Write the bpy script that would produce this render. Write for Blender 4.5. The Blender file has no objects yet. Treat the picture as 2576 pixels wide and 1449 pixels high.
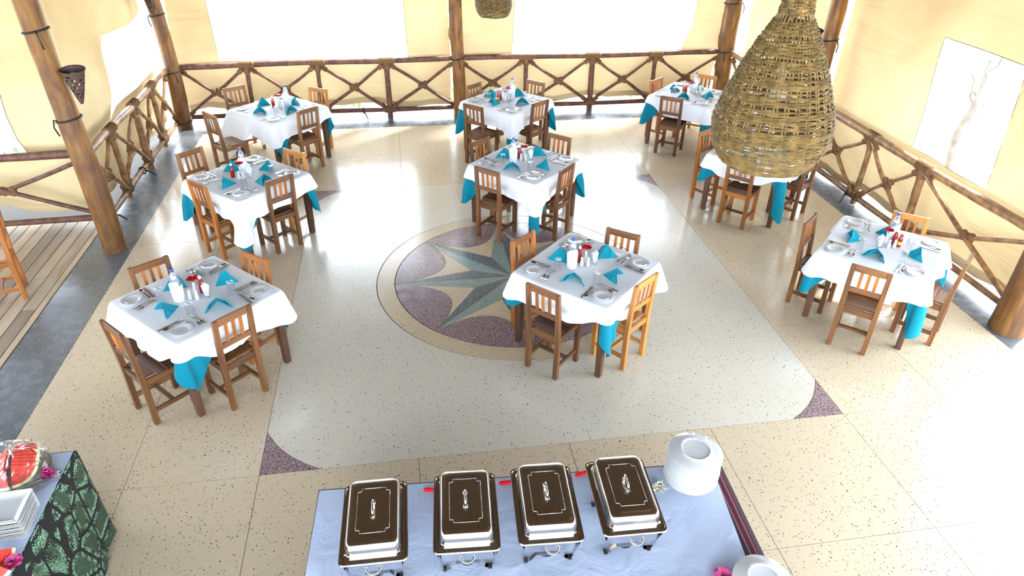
import bpy, bmesh, math, random
from mathutils import Vector, Matrix
from mathutils.geometry import tessellate_polygon
R = math.radians
random.seed(11)
scn = bpy.context.scene
COL = scn.collection

# ------------------------------------------------------------------ camera
CAM = Vector((-1.1494, -6.7684, 4.2143))
PITCH, YAW, ROLL = 0.567767, 0.167099, 0.0179114
fw = Vector((math.sin(YAW) * math.cos(PITCH), math.cos(YAW) * math.cos(PITCH), -math.sin(PITCH)))
rt = Vector((math.cos(YAW), -math.sin(YAW), 0))
up = rt.cross(fw)
r2 = rt * math.cos(ROLL) + up * math.sin(ROLL)
u2 = -rt * math.sin(ROLL) + up * math.cos(ROLL)
cd = bpy.data.cameras.new('camera')
cam = bpy.data.objects.new('camera', cd)
COL.objects.link(cam)
cd.sensor_width = 36.0
cd.lens = 1744.0 / 2576.0 * 36.0
cd.clip_start = 0.05
cd.clip_end = 400
M = Matrix(((r2.x, u2.x, -fw.x, CAM.x), (r2.y, u2.y, -fw.y, CAM.y), (r2.z, u2.z, -fw.z, CAM.z), (0, 0, 0, 1)))
cam.matrix_world = M
scn.camera = cam

# ------------------------------------------------------------------ daylight and exposure
world = bpy.data.worlds.new('sky')
scn.world = world
world.use_nodes = True
bg = world.node_tree.nodes['Background']
bg.inputs['Color'].default_value = (0.80, 0.90, 1.0, 1)
bg.inputs['Strength'].default_value = 13.0
sun_d = bpy.data.lights.new('sun', 'SUN')
sun_d.energy = 24.0
sun_d.angle = R(10)
sun_d.color = (1.0, 0.95, 0.86)
sun = bpy.data.objects.new('sun', sun_d)
COL.objects.link(sun)
sun.rotation_euler = Vector((-0.55, -0.38, -0.75)).to_track_quat('-Z', 'Y').to_euler()
scn.view_settings.view_transform = 'Standard'
scn.view_settings.look = 'None'
scn.view_settings.exposure = 0.02
scn.view_settings.gamma = 1.0
scn.view_settings.use_curve_mapping = False
scn.cycles.max_bounces = 8
scn.cycles.glossy_bounces = 3
scn.cycles.transparent_max_bounces = 12
scn.cycles.caustics_reflective = False
scn.cycles.caustics_refractive = False

# ------------------------------------------------------------------ materials
MATS = {}


def nodes_of(name):
    m = bpy.data.materials.new(name)
    m.use_nodes = True
    nt = m.node_tree
    b = nt.nodes['Principled BSDF']
    MATS[name] = m
    return m, nt, b


def nd(nt, t, **kw):
    n = nt.nodes.new(t)
    for k, v in kw.items():
        if k in n.inputs.keys():
            n.inputs[k].default_value = v
        else:
            setattr(n, k, v)
    return n


def ramp(nt, fac, stops, interp='LINEAR'):
    r = nt.nodes.new('ShaderNodeValToRGB')
    r.color_ramp.interpolation = interp
    while len(r.color_ramp.elements) < len(stops):
        r.color_ramp.elements.new(0.5)
    for e, (p, c) in zip(r.color_ramp.elements, stops):
        e.position = p
        e.color = (c[0], c[1], c[2], 1)
    nt.links.new(fac, r.inputs[0])
    return r.outputs[0]


def mix(nt, fac, a, b, mode='MIX'):
    m = nt.nodes.new('ShaderNodeMix')
    m.data_type = 'RGBA'
    m.blend_type = mode
    for sock, v in ((m.inputs[0], fac), (m.inputs[6], a), (m.inputs[7], b)):
        if hasattr(v, 'is_linked') or hasattr(v, 'links'):
            nt.links.new(v, sock)
        elif isinstance(v, (int, float)):
            sock.default_value = v
        else:
            sock.default_value = (v[0], v[1], v[2], 1)
    return m.outputs[2]


def math_n(nt, op, a, b=None):
    m = nt.nodes.new('ShaderNodeMath')
    m.operation = op
    for i, v in enumerate((a, b)):
        if v is None:
            continue
        if isinstance(v, (int, float)):
            m.inputs[i].default_value = v
        else:
            nt.links.new(v, m.inputs[i])
    return m.outputs[0]


def coords(nt, scale=(1, 1, 1), kind='Object'):
    tc = nt.nodes.new('ShaderNodeTexCoord')
    mp = nt.nodes.new('ShaderNodeMapping')
    mp.inputs['Scale'].default_value = scale
    nt.links.new(tc.outputs[kind], mp.inputs['Vector'])
    return mp.outputs[0]


def tex(nt, kind, vec, **kw):
    n = nd(nt, kind, **kw)
    nt.links.new(vec, n.inputs['Vector'])
    return n


def bump(nt, b, h, strength=0.3, dist=0.01):
    n = nt.nodes.new('ShaderNodeBump')
    n.inputs['Strength'].default_value = strength
    n.inputs['Distance'].default_value = dist
    nt.links.new(h, n.inputs['Height'])
    nt.links.new(n.outputs[0], b.inputs['Normal'])


def plain(name, col, rough=0.5, metal=0.0, noise=0.06, scale=20, spec=0.5, bumpy=0.0):
    m, nt, b = nodes_of(name)
    v = coords(nt)
    n = tex(nt, 'ShaderNodeTexNoise', v, Scale=scale, Detail=4.0)
    lo = [max(0, c * (1 - noise * 2)) for c in col]
    hi = [min(1, c * (1 + noise * 2)) for c in col]
    nt.links.new(ramp(nt, n.outputs[0], [(0.3, lo), (0.7, hi)]), b.inputs['Base Color'])
    b.inputs['Roughness'].default_value = rough
    b.inputs['Metallic'].default_value = metal
    b.inputs['Specular IOR Level'].default_value = spec
    if bumpy:
        bump(nt, b, n.outputs[0], bumpy, 0.01)
    return m


def terrazzo(name, base, dark, chip_amt, pale, fine=False, rough=0.2):
    m, nt, b = nodes_of(name)
    v = coords(nt)
    blot = tex(nt, 'ShaderNodeTexNoise', v, Scale=1.4, Detail=6.0)
    fine_n = tex(nt, 'ShaderNodeTexNoise', v, Scale=60.0, Detail=3.0)
    c = mix(nt, ramp(nt, blot.outputs[0], [(0.35, (0, 0, 0)), (0.68, (1, 1, 1))]), [x * 0.88 for x in base], [min(1, x * 1.07) for x in base])
    c = mix(nt, ramp(nt, fine_n.outputs[0], [(0.42, (0, 0, 0)), (0.62, (1, 1, 1))]), c, pale)
    c = mix(nt, 0.72, c, base) if not fine else c
    w = tex(nt, 'ShaderNodeTexNoise', v, Scale=18.0, Detail=1.0)
    add = nt.nodes.new('ShaderNodeVectorMath')
    add.operation = 'MULTIPLY_ADD'
    nt.links.new(w.outputs[1], add.inputs[0])
    add.inputs[1].default_value = (0.03, 0.03, 0)
    nt.links.new(v, add.inputs[2])
    for sc_, thr, amt in ((33.0, 0.17, chip_amt * 1.4), (54.0, 0.20, chip_amt * 1.2)):
        vo = tex(nt, 'ShaderNodeTexVoronoi', add.outputs[0], Scale=sc_ * (1.9 if fine else 1.0), Randomness=1.0)
        sep = nt.nodes.new('ShaderNodeSeparateColor')
        nt.links.new(vo.outputs['Color'], sep.inputs[0])
        near = math_n(nt, 'LESS_THAN', vo.outputs['Distance'], thr if not fine else 0.36)
        some = math_n(nt, 'LESS_THAN', sep.outputs[0], amt)
        f = math_n(nt, 'MULTIPLY', near, some)
        tone = mix(nt, sep.outputs[1], dark, [min(1, d * 2.6 + 0.02) for d in dark])
        c = mix(nt, f, c, tone)
    vo = tex(nt, 'ShaderNodeTexVoronoi', v, Scale=70.0 if not fine else 80.0, Randomness=1.0)
    sep = nt.nodes.new('ShaderNodeSeparateColor')
    nt.links.new(vo.outputs['Color'], sep.inputs[0])
    f = math_n(nt, 'MULTIPLY', math_n(nt, 'LESS_THAN', vo.outputs['Distance'], 0.3), math_n(nt, 'LESS_THAN', sep.outputs[2], 0.0 if not fine else 0.3))
    c = mix(nt, f, c, pale)
    nt.links.new(c, b.inputs['Base Color'])
    rn = tex(nt, 'ShaderNodeTexNoise', v, Scale=9.0, Detail=8.0)
    rr = nt.nodes.new('ShaderNodeMapRange')
    nt.links.new(rn.outputs[0], rr.inputs[0])
    rr.inputs[1].default_value = 0.3
    rr.inputs[2].default_value = 0.7
    rr.inputs[3].default_value = rough * 0.75
    rr.inputs[4].default_value = rough * 1.3
    nt.links.new(rr.outputs[0], b.inputs['Roughness'])
    b.inputs['Specular IOR Level'].default_value = 0.85
    bump(nt, b, rn.outputs[0], 0.06, 0.004)
    return m


def wood(name, dark, light, axis, rough=0.42, freq=1.0):
    s = [16 * freq, 16 * freq, 16 * freq]
    s[axis] = 1.6 * freq
    m, nt, b = nodes_of(name)
    v = coords(nt, s)
    oi = nt.nodes.new('ShaderNodeObjectInfo')
    add = nt.nodes.new('ShaderNodeVectorMath')
    nt.links.new(v, add.inputs[0])
    sc_ = nt.nodes.new('ShaderNodeVectorMath')
    sc_.operation = 'SCALE'
    sc_.inputs[0].default_value = (37, 23, 41)
    nt.links.new(oi.outputs['Random'], sc_.inputs['Scale'])
    nt.links.new(sc_.outputs[0], add.inputs[1])
    n = tex(nt, 'ShaderNodeTexNoise', add.outputs[0], Scale=1.0, Detail=6.0, Distortion=0.7)
    c = ramp(nt, n.outputs[0], [(0.25, dark), (0.5, [(a + b2) / 2 for a, b2 in zip(dark, light)]), (0.75, light)])
    vary = ramp(nt, oi.outputs['Random'], [(0.0, (0.62, 0.6, 0.6)), (0.5, (1, 1, 1)), (1.0, (1.22, 1.16, 1.05))])
    nt.links.new(mix(nt, 1.0, c, vary, 'MULTIPLY'), b.inputs['Base Color'])
    b.inputs['Roughness'].default_value = rough
    bump(nt, b, n.outputs[0], 0.15, 0.004)
    return m


def cloth_mat(name, col, rough=0.85, wrinkle=0.5, trans=0.0, wscale=5.0):
    m, nt, b = nodes_of(name)
    v = coords(nt)
    n1 = tex(nt, 'ShaderNodeTexNoise', v, Scale=wscale, Detail=5.0, Distortion=0.6)
    n2 = tex(nt, 'ShaderNodeTexNoise', v, Scale=160.0, Detail=2.0)
    c = mix(nt, n2.outputs[0], [x * 0.95 for x in col], [min(1, x * 1.03) for x in col])
    nt.links.new(c, b.inputs['Base Color'])
    b.inputs['Roughness'].default_value = rough
    b.inputs['Specular IOR Level'].default_value = 0.2
    b.inputs['Sheen Weight'].default_value = 0.1
    bump(nt, b, n1.outputs[0], wrinkle, 0.03)
    if trans:
        t = nd(nt, 'ShaderNodeBsdfTranslucent', Color=(col[0], col[1], col[2], 1))
        ms = nd(nt, 'ShaderNodeMixShader', Fac=trans)
        nt.links.new(b.outputs[0], ms.inputs[1])
        nt.links.new(t.outputs[0], ms.inputs[2])
        nt.links.new(ms.outputs[0], nt.nodes['Material Output'].inputs[0])
    return m


def canvas_mat(name, col):
    m, nt, b = nodes_of(name)
    v = coords(nt, (1, 1, 1))
    n = tex(nt, 'ShaderNodeTexNoise', coords(nt, (3, 3, 60)), Scale=1.0, Detail=3.0)
    big = tex(nt, 'ShaderNodeTexNoise', v, Scale=0.6, Detail=3.0, Distortion=0.4)
    c = mix(nt, n.outputs[0], [x * 0.9 for x in col], col)
    c = mix(nt, ramp(nt, big.outputs[0], [(0.38, (0, 0, 0)), (0.66, (1, 1, 1))]), [col[0] * 0.72, col[1] * 0.66, col[2] * 0.62], c)
    d = nd(nt, 'ShaderNodeBsdfDiffuse')
    t = nd(nt, 'ShaderNodeBsdfTranslucent')
    nt.links.new(c, d.inputs[0])
    nt.links.new(c, t.inputs[0])
    rot = nt.nodes.new('ShaderNodeMapping')
    rot.inputs['Rotation'].default_value = (R(35), R(35), 0)
    rot.inputs['Scale'].default_value = (0.5, 0.5, 4.5)
    nt.links.new(v, rot.inputs['Vector'])
    cr = tex(nt, 'ShaderNodeTexNoise', rot.outputs[0], Scale=1.0, Detail=5.0, Distortion=0.8)
    bn = nd(nt, 'ShaderNodeBump', Strength=0.45, Distance=0.08)
    nt.links.new(cr.outputs[0], bn.inputs['Height'])
    nt.links.new(bn.outputs[0], d.inputs['Normal'])
    nt.links.new(bn.outputs[0], t.inputs['Normal'])
    ms = nd(nt, 'ShaderNodeMixShader', Fac=0.062)
    nt.links.new(d.outputs[0], ms.inputs[1])
    nt.links.new(t.outputs[0], ms.inputs[2])
    nt.links.new(ms.outputs[0], nt.nodes['Material Output'].inputs[0])
    return m


def clear_mat(name, tint=(1, 1, 1), gloss=0.08, haze=0.0, rough=0.03):
    """thin clear sheet or thin-walled glass: mostly see-through, a little mirror, a little milkiness"""
    m, nt, b = nodes_of(name)
    nt.nodes.remove(b)
    tr = nd(nt, 'ShaderNodeBsdfTransparent', Color=(tint[0], tint[1], tint[2], 1))
    gl = nd(nt, 'ShaderNodeBsdfGlossy', Roughness=rough)
    lw = nd(nt, 'ShaderNodeLayerWeight', Blend=0.25)
    f = math_n(nt, 'MULTIPLY_ADD', lw.outputs['Facing'], 0.35)
    f.node.inputs[2].default_value = gloss
    ms = nt.nodes.new('ShaderNodeMixShader')
    nt.links.new(f, ms.inputs[0])
    nt.links.new(tr.outputs[0], ms.inputs[1])
    nt.links.new(gl.outputs[0], ms.inputs[2])
    out = ms.outputs[0]
    if haze:
        v = coords(nt)
        n = tex(nt, 'ShaderNodeTexNoise', v, Scale=3.0, Detail=6.0, Distortion=1.0)
        df = nd(nt, 'ShaderNodeBsdfTranslucent', Color=(0.9, 0.92, 0.95, 1))
        m2 = nt.nodes.new('ShaderNodeMixShader')
        nt.links.new(math_n(nt, 'MULTIPLY', n.outputs[0], haze), m2.inputs[0])
        nt.links.new(out, m2.inputs[1])
        nt.links.new(df.outputs[0], m2.inputs[2])
        out = m2.outputs[0]
    nt.links.new(out, nt.nodes['Material Output'].inputs[0])
    return m


terrazzo('terrazzo_beige', (0.63, 0.515, 0.36), (0.06, 0.048, 0.04), 0.36, (0.67, 0.575, 0.44))
terrazzo('terrazzo_pale', (0.65, 0.605, 0.50), (0.06, 0.055, 0.052), 0.28, (0.69, 0.655, 0.56))
terrazzo('terrazzo_ring', (0.60, 0.48, 0.31), (0.07, 0.05, 0.035), 0.2, (0.6, 0.54, 0.42))
terrazzo('terrazzo_mauve', (0.22, 0.135, 0.145), (0.05, 0.025, 0.03), 0.4, (0.42, 0.33, 0.34), fine=True)
terrazzo('terrazzo_green', (0.20, 0.27, 0.23), (0.07, 0.11, 0.09), 0.3, (0.36, 0.42, 0.38), fine=True)
terrazzo('terrazzo_slate', (0.10, 0.115, 0.12), (0.03, 0.035, 0.04), 0.4, (0.24, 0.26, 0.27), fine=True)
terrazzo('kerb_grey', (0.095, 0.108, 0.125), (0.06, 0.067, 0.077), 0.2, (0.14, 0.155, 0.175), fine=True, rough=0.26)
plain('joint', (0.07, 0.06, 0.05), 0.7)
canvas_mat('canvas', (0.71, 0.585, 0.35))
clear_mat('clear_sheet', (0.97, 0.98, 1.0), 0.03, 0.05, 0.08)
clear_mat('tumbler_glass', (0.95, 0.97, 0.98), 0.10, 0.0, 0.02)
clear_mat('bottle_plastic', (0.72, 0.85, 0.96), 0.12, 0.3, 0.05)
clear_mat('cling_film', (0.97, 0.97, 0.98), 0.04, 0.10, 0.14)
TONES = {'brown': ((0.055, 0.022, 0.009), (0.235, 0.098, 0.033)),
         'orange': ((0.20, 0.065, 0.012), (0.46, 0.165, 0.034)),
         'golden': ((0.27, 0.105, 0.02), (0.55, 0.24, 0.055)),
         'dark': ((0.055, 0.026, 0.017), (0.15, 0.068, 0.036)),
         'tan': ((0.13, 0.055, 0.02), (0.34, 0.155, 0.06))}
for tn, (d_, l_) in TONES.items():
    for ax in range(3):
        wood('wood_%s_%d' % (tn, ax), d_, l_, ax)
wood('deck_wood', (0.36, 0.27, 0.18), (0.58, 0.47, 0.34), 1, 0.6)
def trunk_mat():
    m = wood('trunk_bark', (0.10, 0.036, 0.006), (0.37, 0.175, 0.034), 2, 0.55, 0.8)
    nt = m.node_tree
    b = nt.nodes['Principled BSDF']
    src = b.inputs['Base Color'].links[0].from_socket
    v = coords(nt, (1, 1, 0.45))
    n = tex(nt, 'ShaderNodeTexNoise', v, Scale=7.0, Detail=7.0, Distortion=0.5)
    k = tex(nt, 'ShaderNodeTexVoronoi', coords(nt, (1, 1, 0.3)), Scale=9.0, Randomness=1.0)
    c = mix(nt, ramp(nt, n.outputs[0], [(0.42, (0, 0, 0)), (0.68, (1, 1, 1))]), src, (0.085, 0.03, 0.010))
    c = mix(nt, ramp(nt, k.outputs['Distance'], [(0.05, (0.8, 0.8, 0.8)), (0.12, (0, 0, 0))]), c, (0.05, 0.018, 0.006))
    nt.links.new(c, b.inputs['Base Color'])
    bump(nt, b, n.outputs[0], 0.5, 0.02)


trunk_mat()
plain('rail_bark', (0.135, 0.058, 0.040), 0.6, noise=0.25, scale=12, bumpy=0.4)
plain('rail_pale', (0.27, 0.14, 0.06), 0.45, noise=0.3, scale=10, bumpy=0.4)
plain('rope', (0.20, 0.105, 0.045), 0.9, noise=0.25, scale=60, bumpy=0.5)
plain('strap', (0.012, 0.012, 0.013), 0.6)
cloth_mat('cloth_white', (0.87, 0.89, 0.94), wrinkle=0.35, trans=0.12)
cloth_mat('cloth_blue', (0.0, 0.20, 0.29), wrinkle=0.3, trans=0.08)
cloth_mat('napkin_blue', (0.0, 0.235, 0.315), wrinkle=0.15, wscale=14)
cloth_mat('paper_white', (0.82, 0.85, 0.90), wrinkle=0.15, trans=0.25, wscale=20)
plain('china', (0.55, 0.56, 0.57), 0.12, noise=0.01)
plain('steel', (0.62, 0.62, 0.63), 0.22, 1.0, noise=0.03)
plain('brushed_steel', (0.55, 0.50, 0.46), 0.19, 1.0, noise=0.03, scale=60)
plain('chrome', (0.75, 0.75, 0.76), 0.08, 1.0, noise=0.02)
plain('cap_blue', (0.02, 0.06, 0.42), 0.35)
plain('petal_red', (0.60, 0.004, 0.010), 0.6, spec=0.2)
plain('petal_pink', (0.72, 0.10, 0.34), 0.5)
plain('petal_white', (0.82, 0.80, 0.66), 0.5)
plain('stem_green', (0.06, 0.2, 0.04), 0.5)
plain('sauce_red', (0.26, 0.012, 0.012), 0.12)
plain('cap_red', (0.62, 0.02, 0.02), 0.35)
plain('label_yellow', (0.75, 0.45, 0.05), 0.5)
plain('label_white', (0.8, 0.8, 0.76), 0.5)
plain('cane', (0.165, 0.112, 0.042), 0.55, noise=0.25, scale=30)
plain('cane_dark', (0.055, 0.028, 0.022), 0.6, noise=0.2, scale=30)
plain('bulb_white', (0.85, 0.86, 0.9), 0.3, noise=0.01)
plain('black_plastic', (0.02, 0.02, 0.02), 0.4)
plain('flesh_red', (0.62, 0.045, 0.025), 0.3, noise=0.2, scale=40)
plain('rind', (0.62, 0.68, 0.36), 0.4, noise=0.15)
plain('seed', (0.03, 0.012, 0.01), 0.3)
plain('earth', (0.55, 0.47, 0.33), 0.95, noise=0.15, scale=3)
plain('leaf', (0.10, 0.26, 0.05), 0.5, noise=0.3, scale=9)
plain('bark_grey', (0.10, 0.10, 0.10), 0.9, noise=0.3, scale=6)
plain('thatch', (0.032, 0.018, 0.009), 0.95, noise=0.3, scale=14, bumpy=0.5)


def green_print():
    m, nt, b = nodes_of('green_print_cloth')
    v = coords(nt, (1, 1, 0.78))
    wob = tex(nt, 'ShaderNodeTexNoise', v, Scale=6.0, Detail=1.0)
    add = nt.nodes.new('ShaderNodeVectorMath')
    add.operation = 'MULTIPLY_ADD'
    nt.links.new(wob.outputs[1], add.inputs[0])
    add.inputs[1].default_value = (0.04, 0.04, 0.04)
    nt.links.new(v, add.inputs[2])
    cell = tex(nt, 'ShaderNodeTexVoronoi', add.outputs[0], Scale=5.4, Randomness=0.55, feature='DISTANCE_TO_EDGE')
    dots = tex(nt, 'ShaderNodeTexVoronoi', v, Scale=95.0, Randomness=0.35)
    hair = tex(nt, 'ShaderNodeTexNoise', v, Scale=120.0, Detail=4.0, Distortion=2.0)
    mint = (0.28, 0.52, 0.33)
    dark = (0.012, 0.03, 0.014)
    black = (0.003, 0.004, 0.003)
    inner = mix(nt, ramp(nt, hair.outputs[0], [(0.48, (0, 0, 0)), (0.62, (1, 1, 1))]), dark, (0.07, 0.12, 0.06))
    ringc = mix(nt, ramp(nt, dots.outputs['Distance'], [(0.36, (1, 1, 1)), (0.46, (0, 0, 0))]), black, mint)
    c = mix(nt, ramp(nt, cell.outputs['Distance'], [(0.055, (0, 0, 0)), (0.06, (1, 1, 1))]), black, ringc)
    c = mix(nt, ramp(nt, cell.outputs['Distance'], [(0.15, (0, 0, 0)), (0.20, (1, 1, 1))]), c, inner)
    nt.links.new(c, b.inputs['Base Color'])
    b.inputs['Roughness'].default_value = 0.85


def red_border():
    """black cloth whose far-x edge carries pink and dark-red woven bands (object x = across)"""
    m, nt, b = nodes_of('red_border_cloth')
    tc = nt.nodes.new('ShaderNodeTexCoord')
    sep = nt.nodes.new('ShaderNodeSeparateXYZ')
    nt.links.new(tc.outputs['Object'], sep.inputs[0])
    x = sep.outputs[0]
    blk, pink, dred = (0.008, 0.006, 0.008), (0.42, 0.10, 0.16), (0.05, 0.004, 0.012)
    v = coords(nt, (1, 1, 1))
    mo = tex(nt, 'ShaderNodeTexVoronoi', v, Scale=52.0, Randomness=0.2)
    motif = mix(nt, ramp(nt, mo.outputs['Distance'], [(0.3, (1, 1, 1)), (0.4, (0, 0, 0))]), dred, (0.34, 0.04, 0.07))
    ck = tex(nt, 'ShaderNodeTexChecker', v, Scale=260.0)
    pk = mix(nt, ck.outputs[1], pink, (0.16, 0.03, 0.06))
    u = math_n(nt, 'SUBTRACT', x, 1.205)
    f1 = ramp(nt, math_n(nt, 'MULTIPLY', u, 10.5), [(0.0, (0, 0, 0)), (0.14, (1, 1, 1)), (0.24, (0.5, 0.5, 0.5)), (0.52, (1, 1, 1)), (0.64, (0, 0, 0)), (0.72, (0.5, 0.5, 0.5)), (0.86, (0, 0, 0))], 'CONSTANT')
    isp = math_n(nt, 'GREATER_THAN', f1, 0.9)
    ism = math_n(nt, 'COMPARE', f1, 0.5)
    ism.node.inputs[2].default_value = 0.1
    c = mix(nt, isp, blk, pk)
    c = mix(nt, ism, c, motif)
    nt.links.new(c, b.inputs['Base Color'])
    b.inputs['Roughness'].default_value = 0.85


green_print()
red_border()


# ------------------------------------------------------------------ mesh helpers
class MB:
    def __init__(s):
        s.v, s.f = [], []

    def box(s, c, size, rot=None):
        b = len(s.v)
        for dx in (-.5, .5):
            for dy in (-.5, .5):
                for dz in (-.5, .5):
                    p = Vector((dx * size[0], dy * size[1], dz * size[2]))
                    if rot:
                        p = rot @ p
                    s.v.append(p + Vector(c))
        for q in ((0, 1, 3, 2), (4, 6, 7, 5), (0, 4, 5, 1), (2, 3, 7, 6), (0, 2, 6, 4), (1, 5, 7, 3)):
            s.f.append([b + i for i in q])
        return s

    def hexa(s, bottom, top):
        b = len(s.v)
        s.v += [Vector(p) for p in bottom] + [Vector(p) for p in top]
        n = len(bottom)
        s.f.append([b + i for i in range(n)][::-1])
        s.f.append([b + n + i for i in range(n)])
        for i in range(n):
            j = (i + 1) % n
            s.f.append([b + i, b + j, b + n + j, b + n + i])
        return s

    def tube(s, pts, rad, n=8, cap=True, ref=None):
        pts = [Vector(p) for p in pts]
        if not isinstance(rad, (list, tuple)):
            rad = [rad] * len(pts)
        b = len(s.v)
        prev = None
        for i, p in enumerate(pts):
            t = (pts[min(i + 1, len(pts) - 1)] - pts[max(i - 1, 0)]).normalized()
            if prev is None:
                a = Vector((0, 0, 1)) if abs(t.z) < 0.9 else Vector((1, 0, 0))
                x = (ref if ref else a).cross(t).normalized()
            else:
                x = (prev - t * prev.dot(t)).normalized()
            prev = x
            y = t.cross(x)
            for k in range(n):
                a = 2 * math.pi * k / n
                s.v.append(p + (x * math.cos(a) + y * math.sin(a)) * rad[i])
        for i in range(len(pts) - 1):
            for k in range(n):
                k2 = (k + 1) % n
                s.f.append([b + i * n + k, b + i * n + k2, b + (i + 1) * n + k2, b + (i + 1) * n + k])
        if cap:
            s.f.append([b + k for k in range(n)][::-1])
            s.f.append([b + (len(pts) - 1) * n + k for k in range(n)])
        return s

    def loop_tube(s, pts, rad, n=5):
        pts = [Vector(p) for p in pts]
        m = len(pts)
        b = len(s.v)
        for i, p in enumerate(pts):
            t = (pts[(i + 1) % m] - pts[i - 1]).normalized()
            a = Vector((0, 0, 1)) if abs(t.z) < 0.9 else Vector((1, 0, 0))
            x = a.cross(t).normalized()
            y = t.cross(x)
            for k in range(n):
                a = 2 * math.pi * k / n
                s.v.append(p + (x * math.cos(a) + y * math.sin(a)) * rad)
        for i in range(m):
            i2 = (i + 1) % m
            for k in range(n):
                k2 = (k + 1) % n
                s.f.append([b + i * n + k, b + i * n + k2, b + i2 * n + k2, b + i2 * n + k])
        return s

    def lathe(s, prof, n=24, c=(0, 0, 0)):
        b = len(s.v)
        for r_, z in prof:
            for k in range(n):
                a = 2 * math.pi * k / n
                s.v.append(Vector((c[0] + max(r_, 1e-5) * math.cos(a), c[1] + max(r_, 1e-5) * math.sin(a), c[2] + z)))
        for i in range(len(prof) - 1):
            for k in range(n):
                k2 = (k + 1) % n
                s.f.append([b + i * n + k, b + i * n + k2, b + (i + 1) * n + k2, b + (i + 1) * n + k])
        return s

    def rings(s, rings, cap0=True, cap1=True):
        b = len(s.v)
        n = len(rings[0])
        for rg in rings:
            s.v += [Vector(p) for p in rg]
        for i in range(len(rings) - 1):
            for k in range(n):
                k2 = (k + 1) % n
                s.f.append([b + i * n + k, b + i * n + k2, b + (i + 1) * n + k2, b + (i + 1) * n + k])
        if cap0:
            s.f.append([b + k for k in range(n)][::-1])
        if cap1:
            s.f.append([b + (len(rings) - 1) * n + k for k in range(n)])
        return s

    def slab(s, loops, z0, z1):
        """flat plate with the outline loops[0] and holes loops[1:] (2-D), between z0 and z1"""
        b = len(s.v)
        flat = [p for lp in loops for p in lp]
        n = len(flat)
        s.v += [Vector((p[0], p[1], z1)) for p in flat] + [Vector((p[0], p[1], z0)) for p in flat]
        for t in tessellate_polygon([[Vector((p[0], p[1], 0)) for p in lp] for lp in loops]):
            a, c_, d = (Vector((flat[i][0], flat[i][1], 0)) for i in t)
            t = list(t)
            if (c_ - a).cross(d - a).z < 0:
                t.reverse()
            s.f.append([b + i for i in t])
        o = b
        for lp in loops:
            m = len(lp)
            for i in range(m):
                j = (i + 1) % m
                s.f.append([o + i, o + n + i, o + n + j, o + j])
            o += m
        return s

    def mesh(s, name, mat, smooth=False, bevel=0.0, recalc=True):
        me = bpy.data.meshes.new(name)
        me.from_pydata([tuple(p) for p in s.v], [], s.f)
        if bevel or recalc:
            bm = bmesh.new()
            bm.from_mesh(me)
            if recalc:
                bmesh.ops.recalc_face_normals(bm, faces=bm.faces[:])
            if bevel:
                bmesh.ops.bevel(bm, geom=bm.edges[:], offset=bevel, segments=1, affect='EDGES')
            bm.to_mesh(me)
            bm.free()
        if smooth:
            for p in me.polygons:
                p.use_smooth = True
        me.materials.append(MATS[mat])
        return me

    def build(s, name, mat, parent=None, smooth=False, bevel=0.0, recalc=True, angle=None):
        me = s.mesh(name, mat, smooth, bevel, recalc)
        if angle:
            me.set_sharp_from_angle(angle=R(angle))
        return link(name, me, parent)


def link(name, me, parent=None):
    o = bpy.data.objects.new(name, me)
    COL.objects.link(o)
    o.parent = parent
    return o


def tag(o, label=None, cat=None, group=None, kind=None):
    if label:
        o['label'] = label
    if cat:
        o['category'] = cat
    if group:
        o['group'] = group
    if kind:
        o['kind'] = kind
    return o


def thing(name, label=None, cat=None, loc=(0, 0, 0), rz=0.0, group=None, kind=None):
    o = link(name, None)
    o.empty_display_size = 0.1
    o.location = loc
    o.rotation_euler = (0, 0, rz)
    return tag(o, label, cat, group, kind)


def dup(root, label, loc, rz=0.0, group=None, scale=None):
    r_ = root.copy()
    COL.objects.link(r_)
    r_.location = loc
    r_.rotation_euler = (0, 0, rz)
    if scale:
        r_.scale = (scale,) * 3
    r_['label'] = label
    if group:
        r_['group'] = group
    for ch in root.children:
        c_ = ch.copy()
        COL.objects.link(c_)
        c_.parent = r_
        for g in ch.children:
            d_ = g.copy()
            COL.objects.link(d_)
            d_.parent = c_
    return r_


def set_mat(o, mat):
    o.material_slots[0].link = 'OBJECT'
    o.material_slots[0].material = MATS[mat]


def rect(x0, y0, x1, y1):
    return [(x0, y0), (x1, y0), (x1, y1), (x0, y1)]


def circ(r_, n=96, c=(0, 0)):
    return [(c[0] + r_ * math.cos(2 * math.pi * k / n), c[1] + r_ * math.sin(2 * math.pi * k / n)) for k in range(n)]


def bez(p0, p1, p2, p3, n=16):
    out = []
    for i in range(n + 1):
        t = i / n
        a, b, c_, d = (1 - t) ** 3, 3 * t * (1 - t) ** 2, 3 * t * t * (1 - t), t ** 3
        out.append((a * p0[0] + b * p1[0] + c_ * p2[0] + d * p3[0], a * p0[1] + b * p1[1] + c_ * p2[1] + d * p3[1]))
    return out


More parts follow.
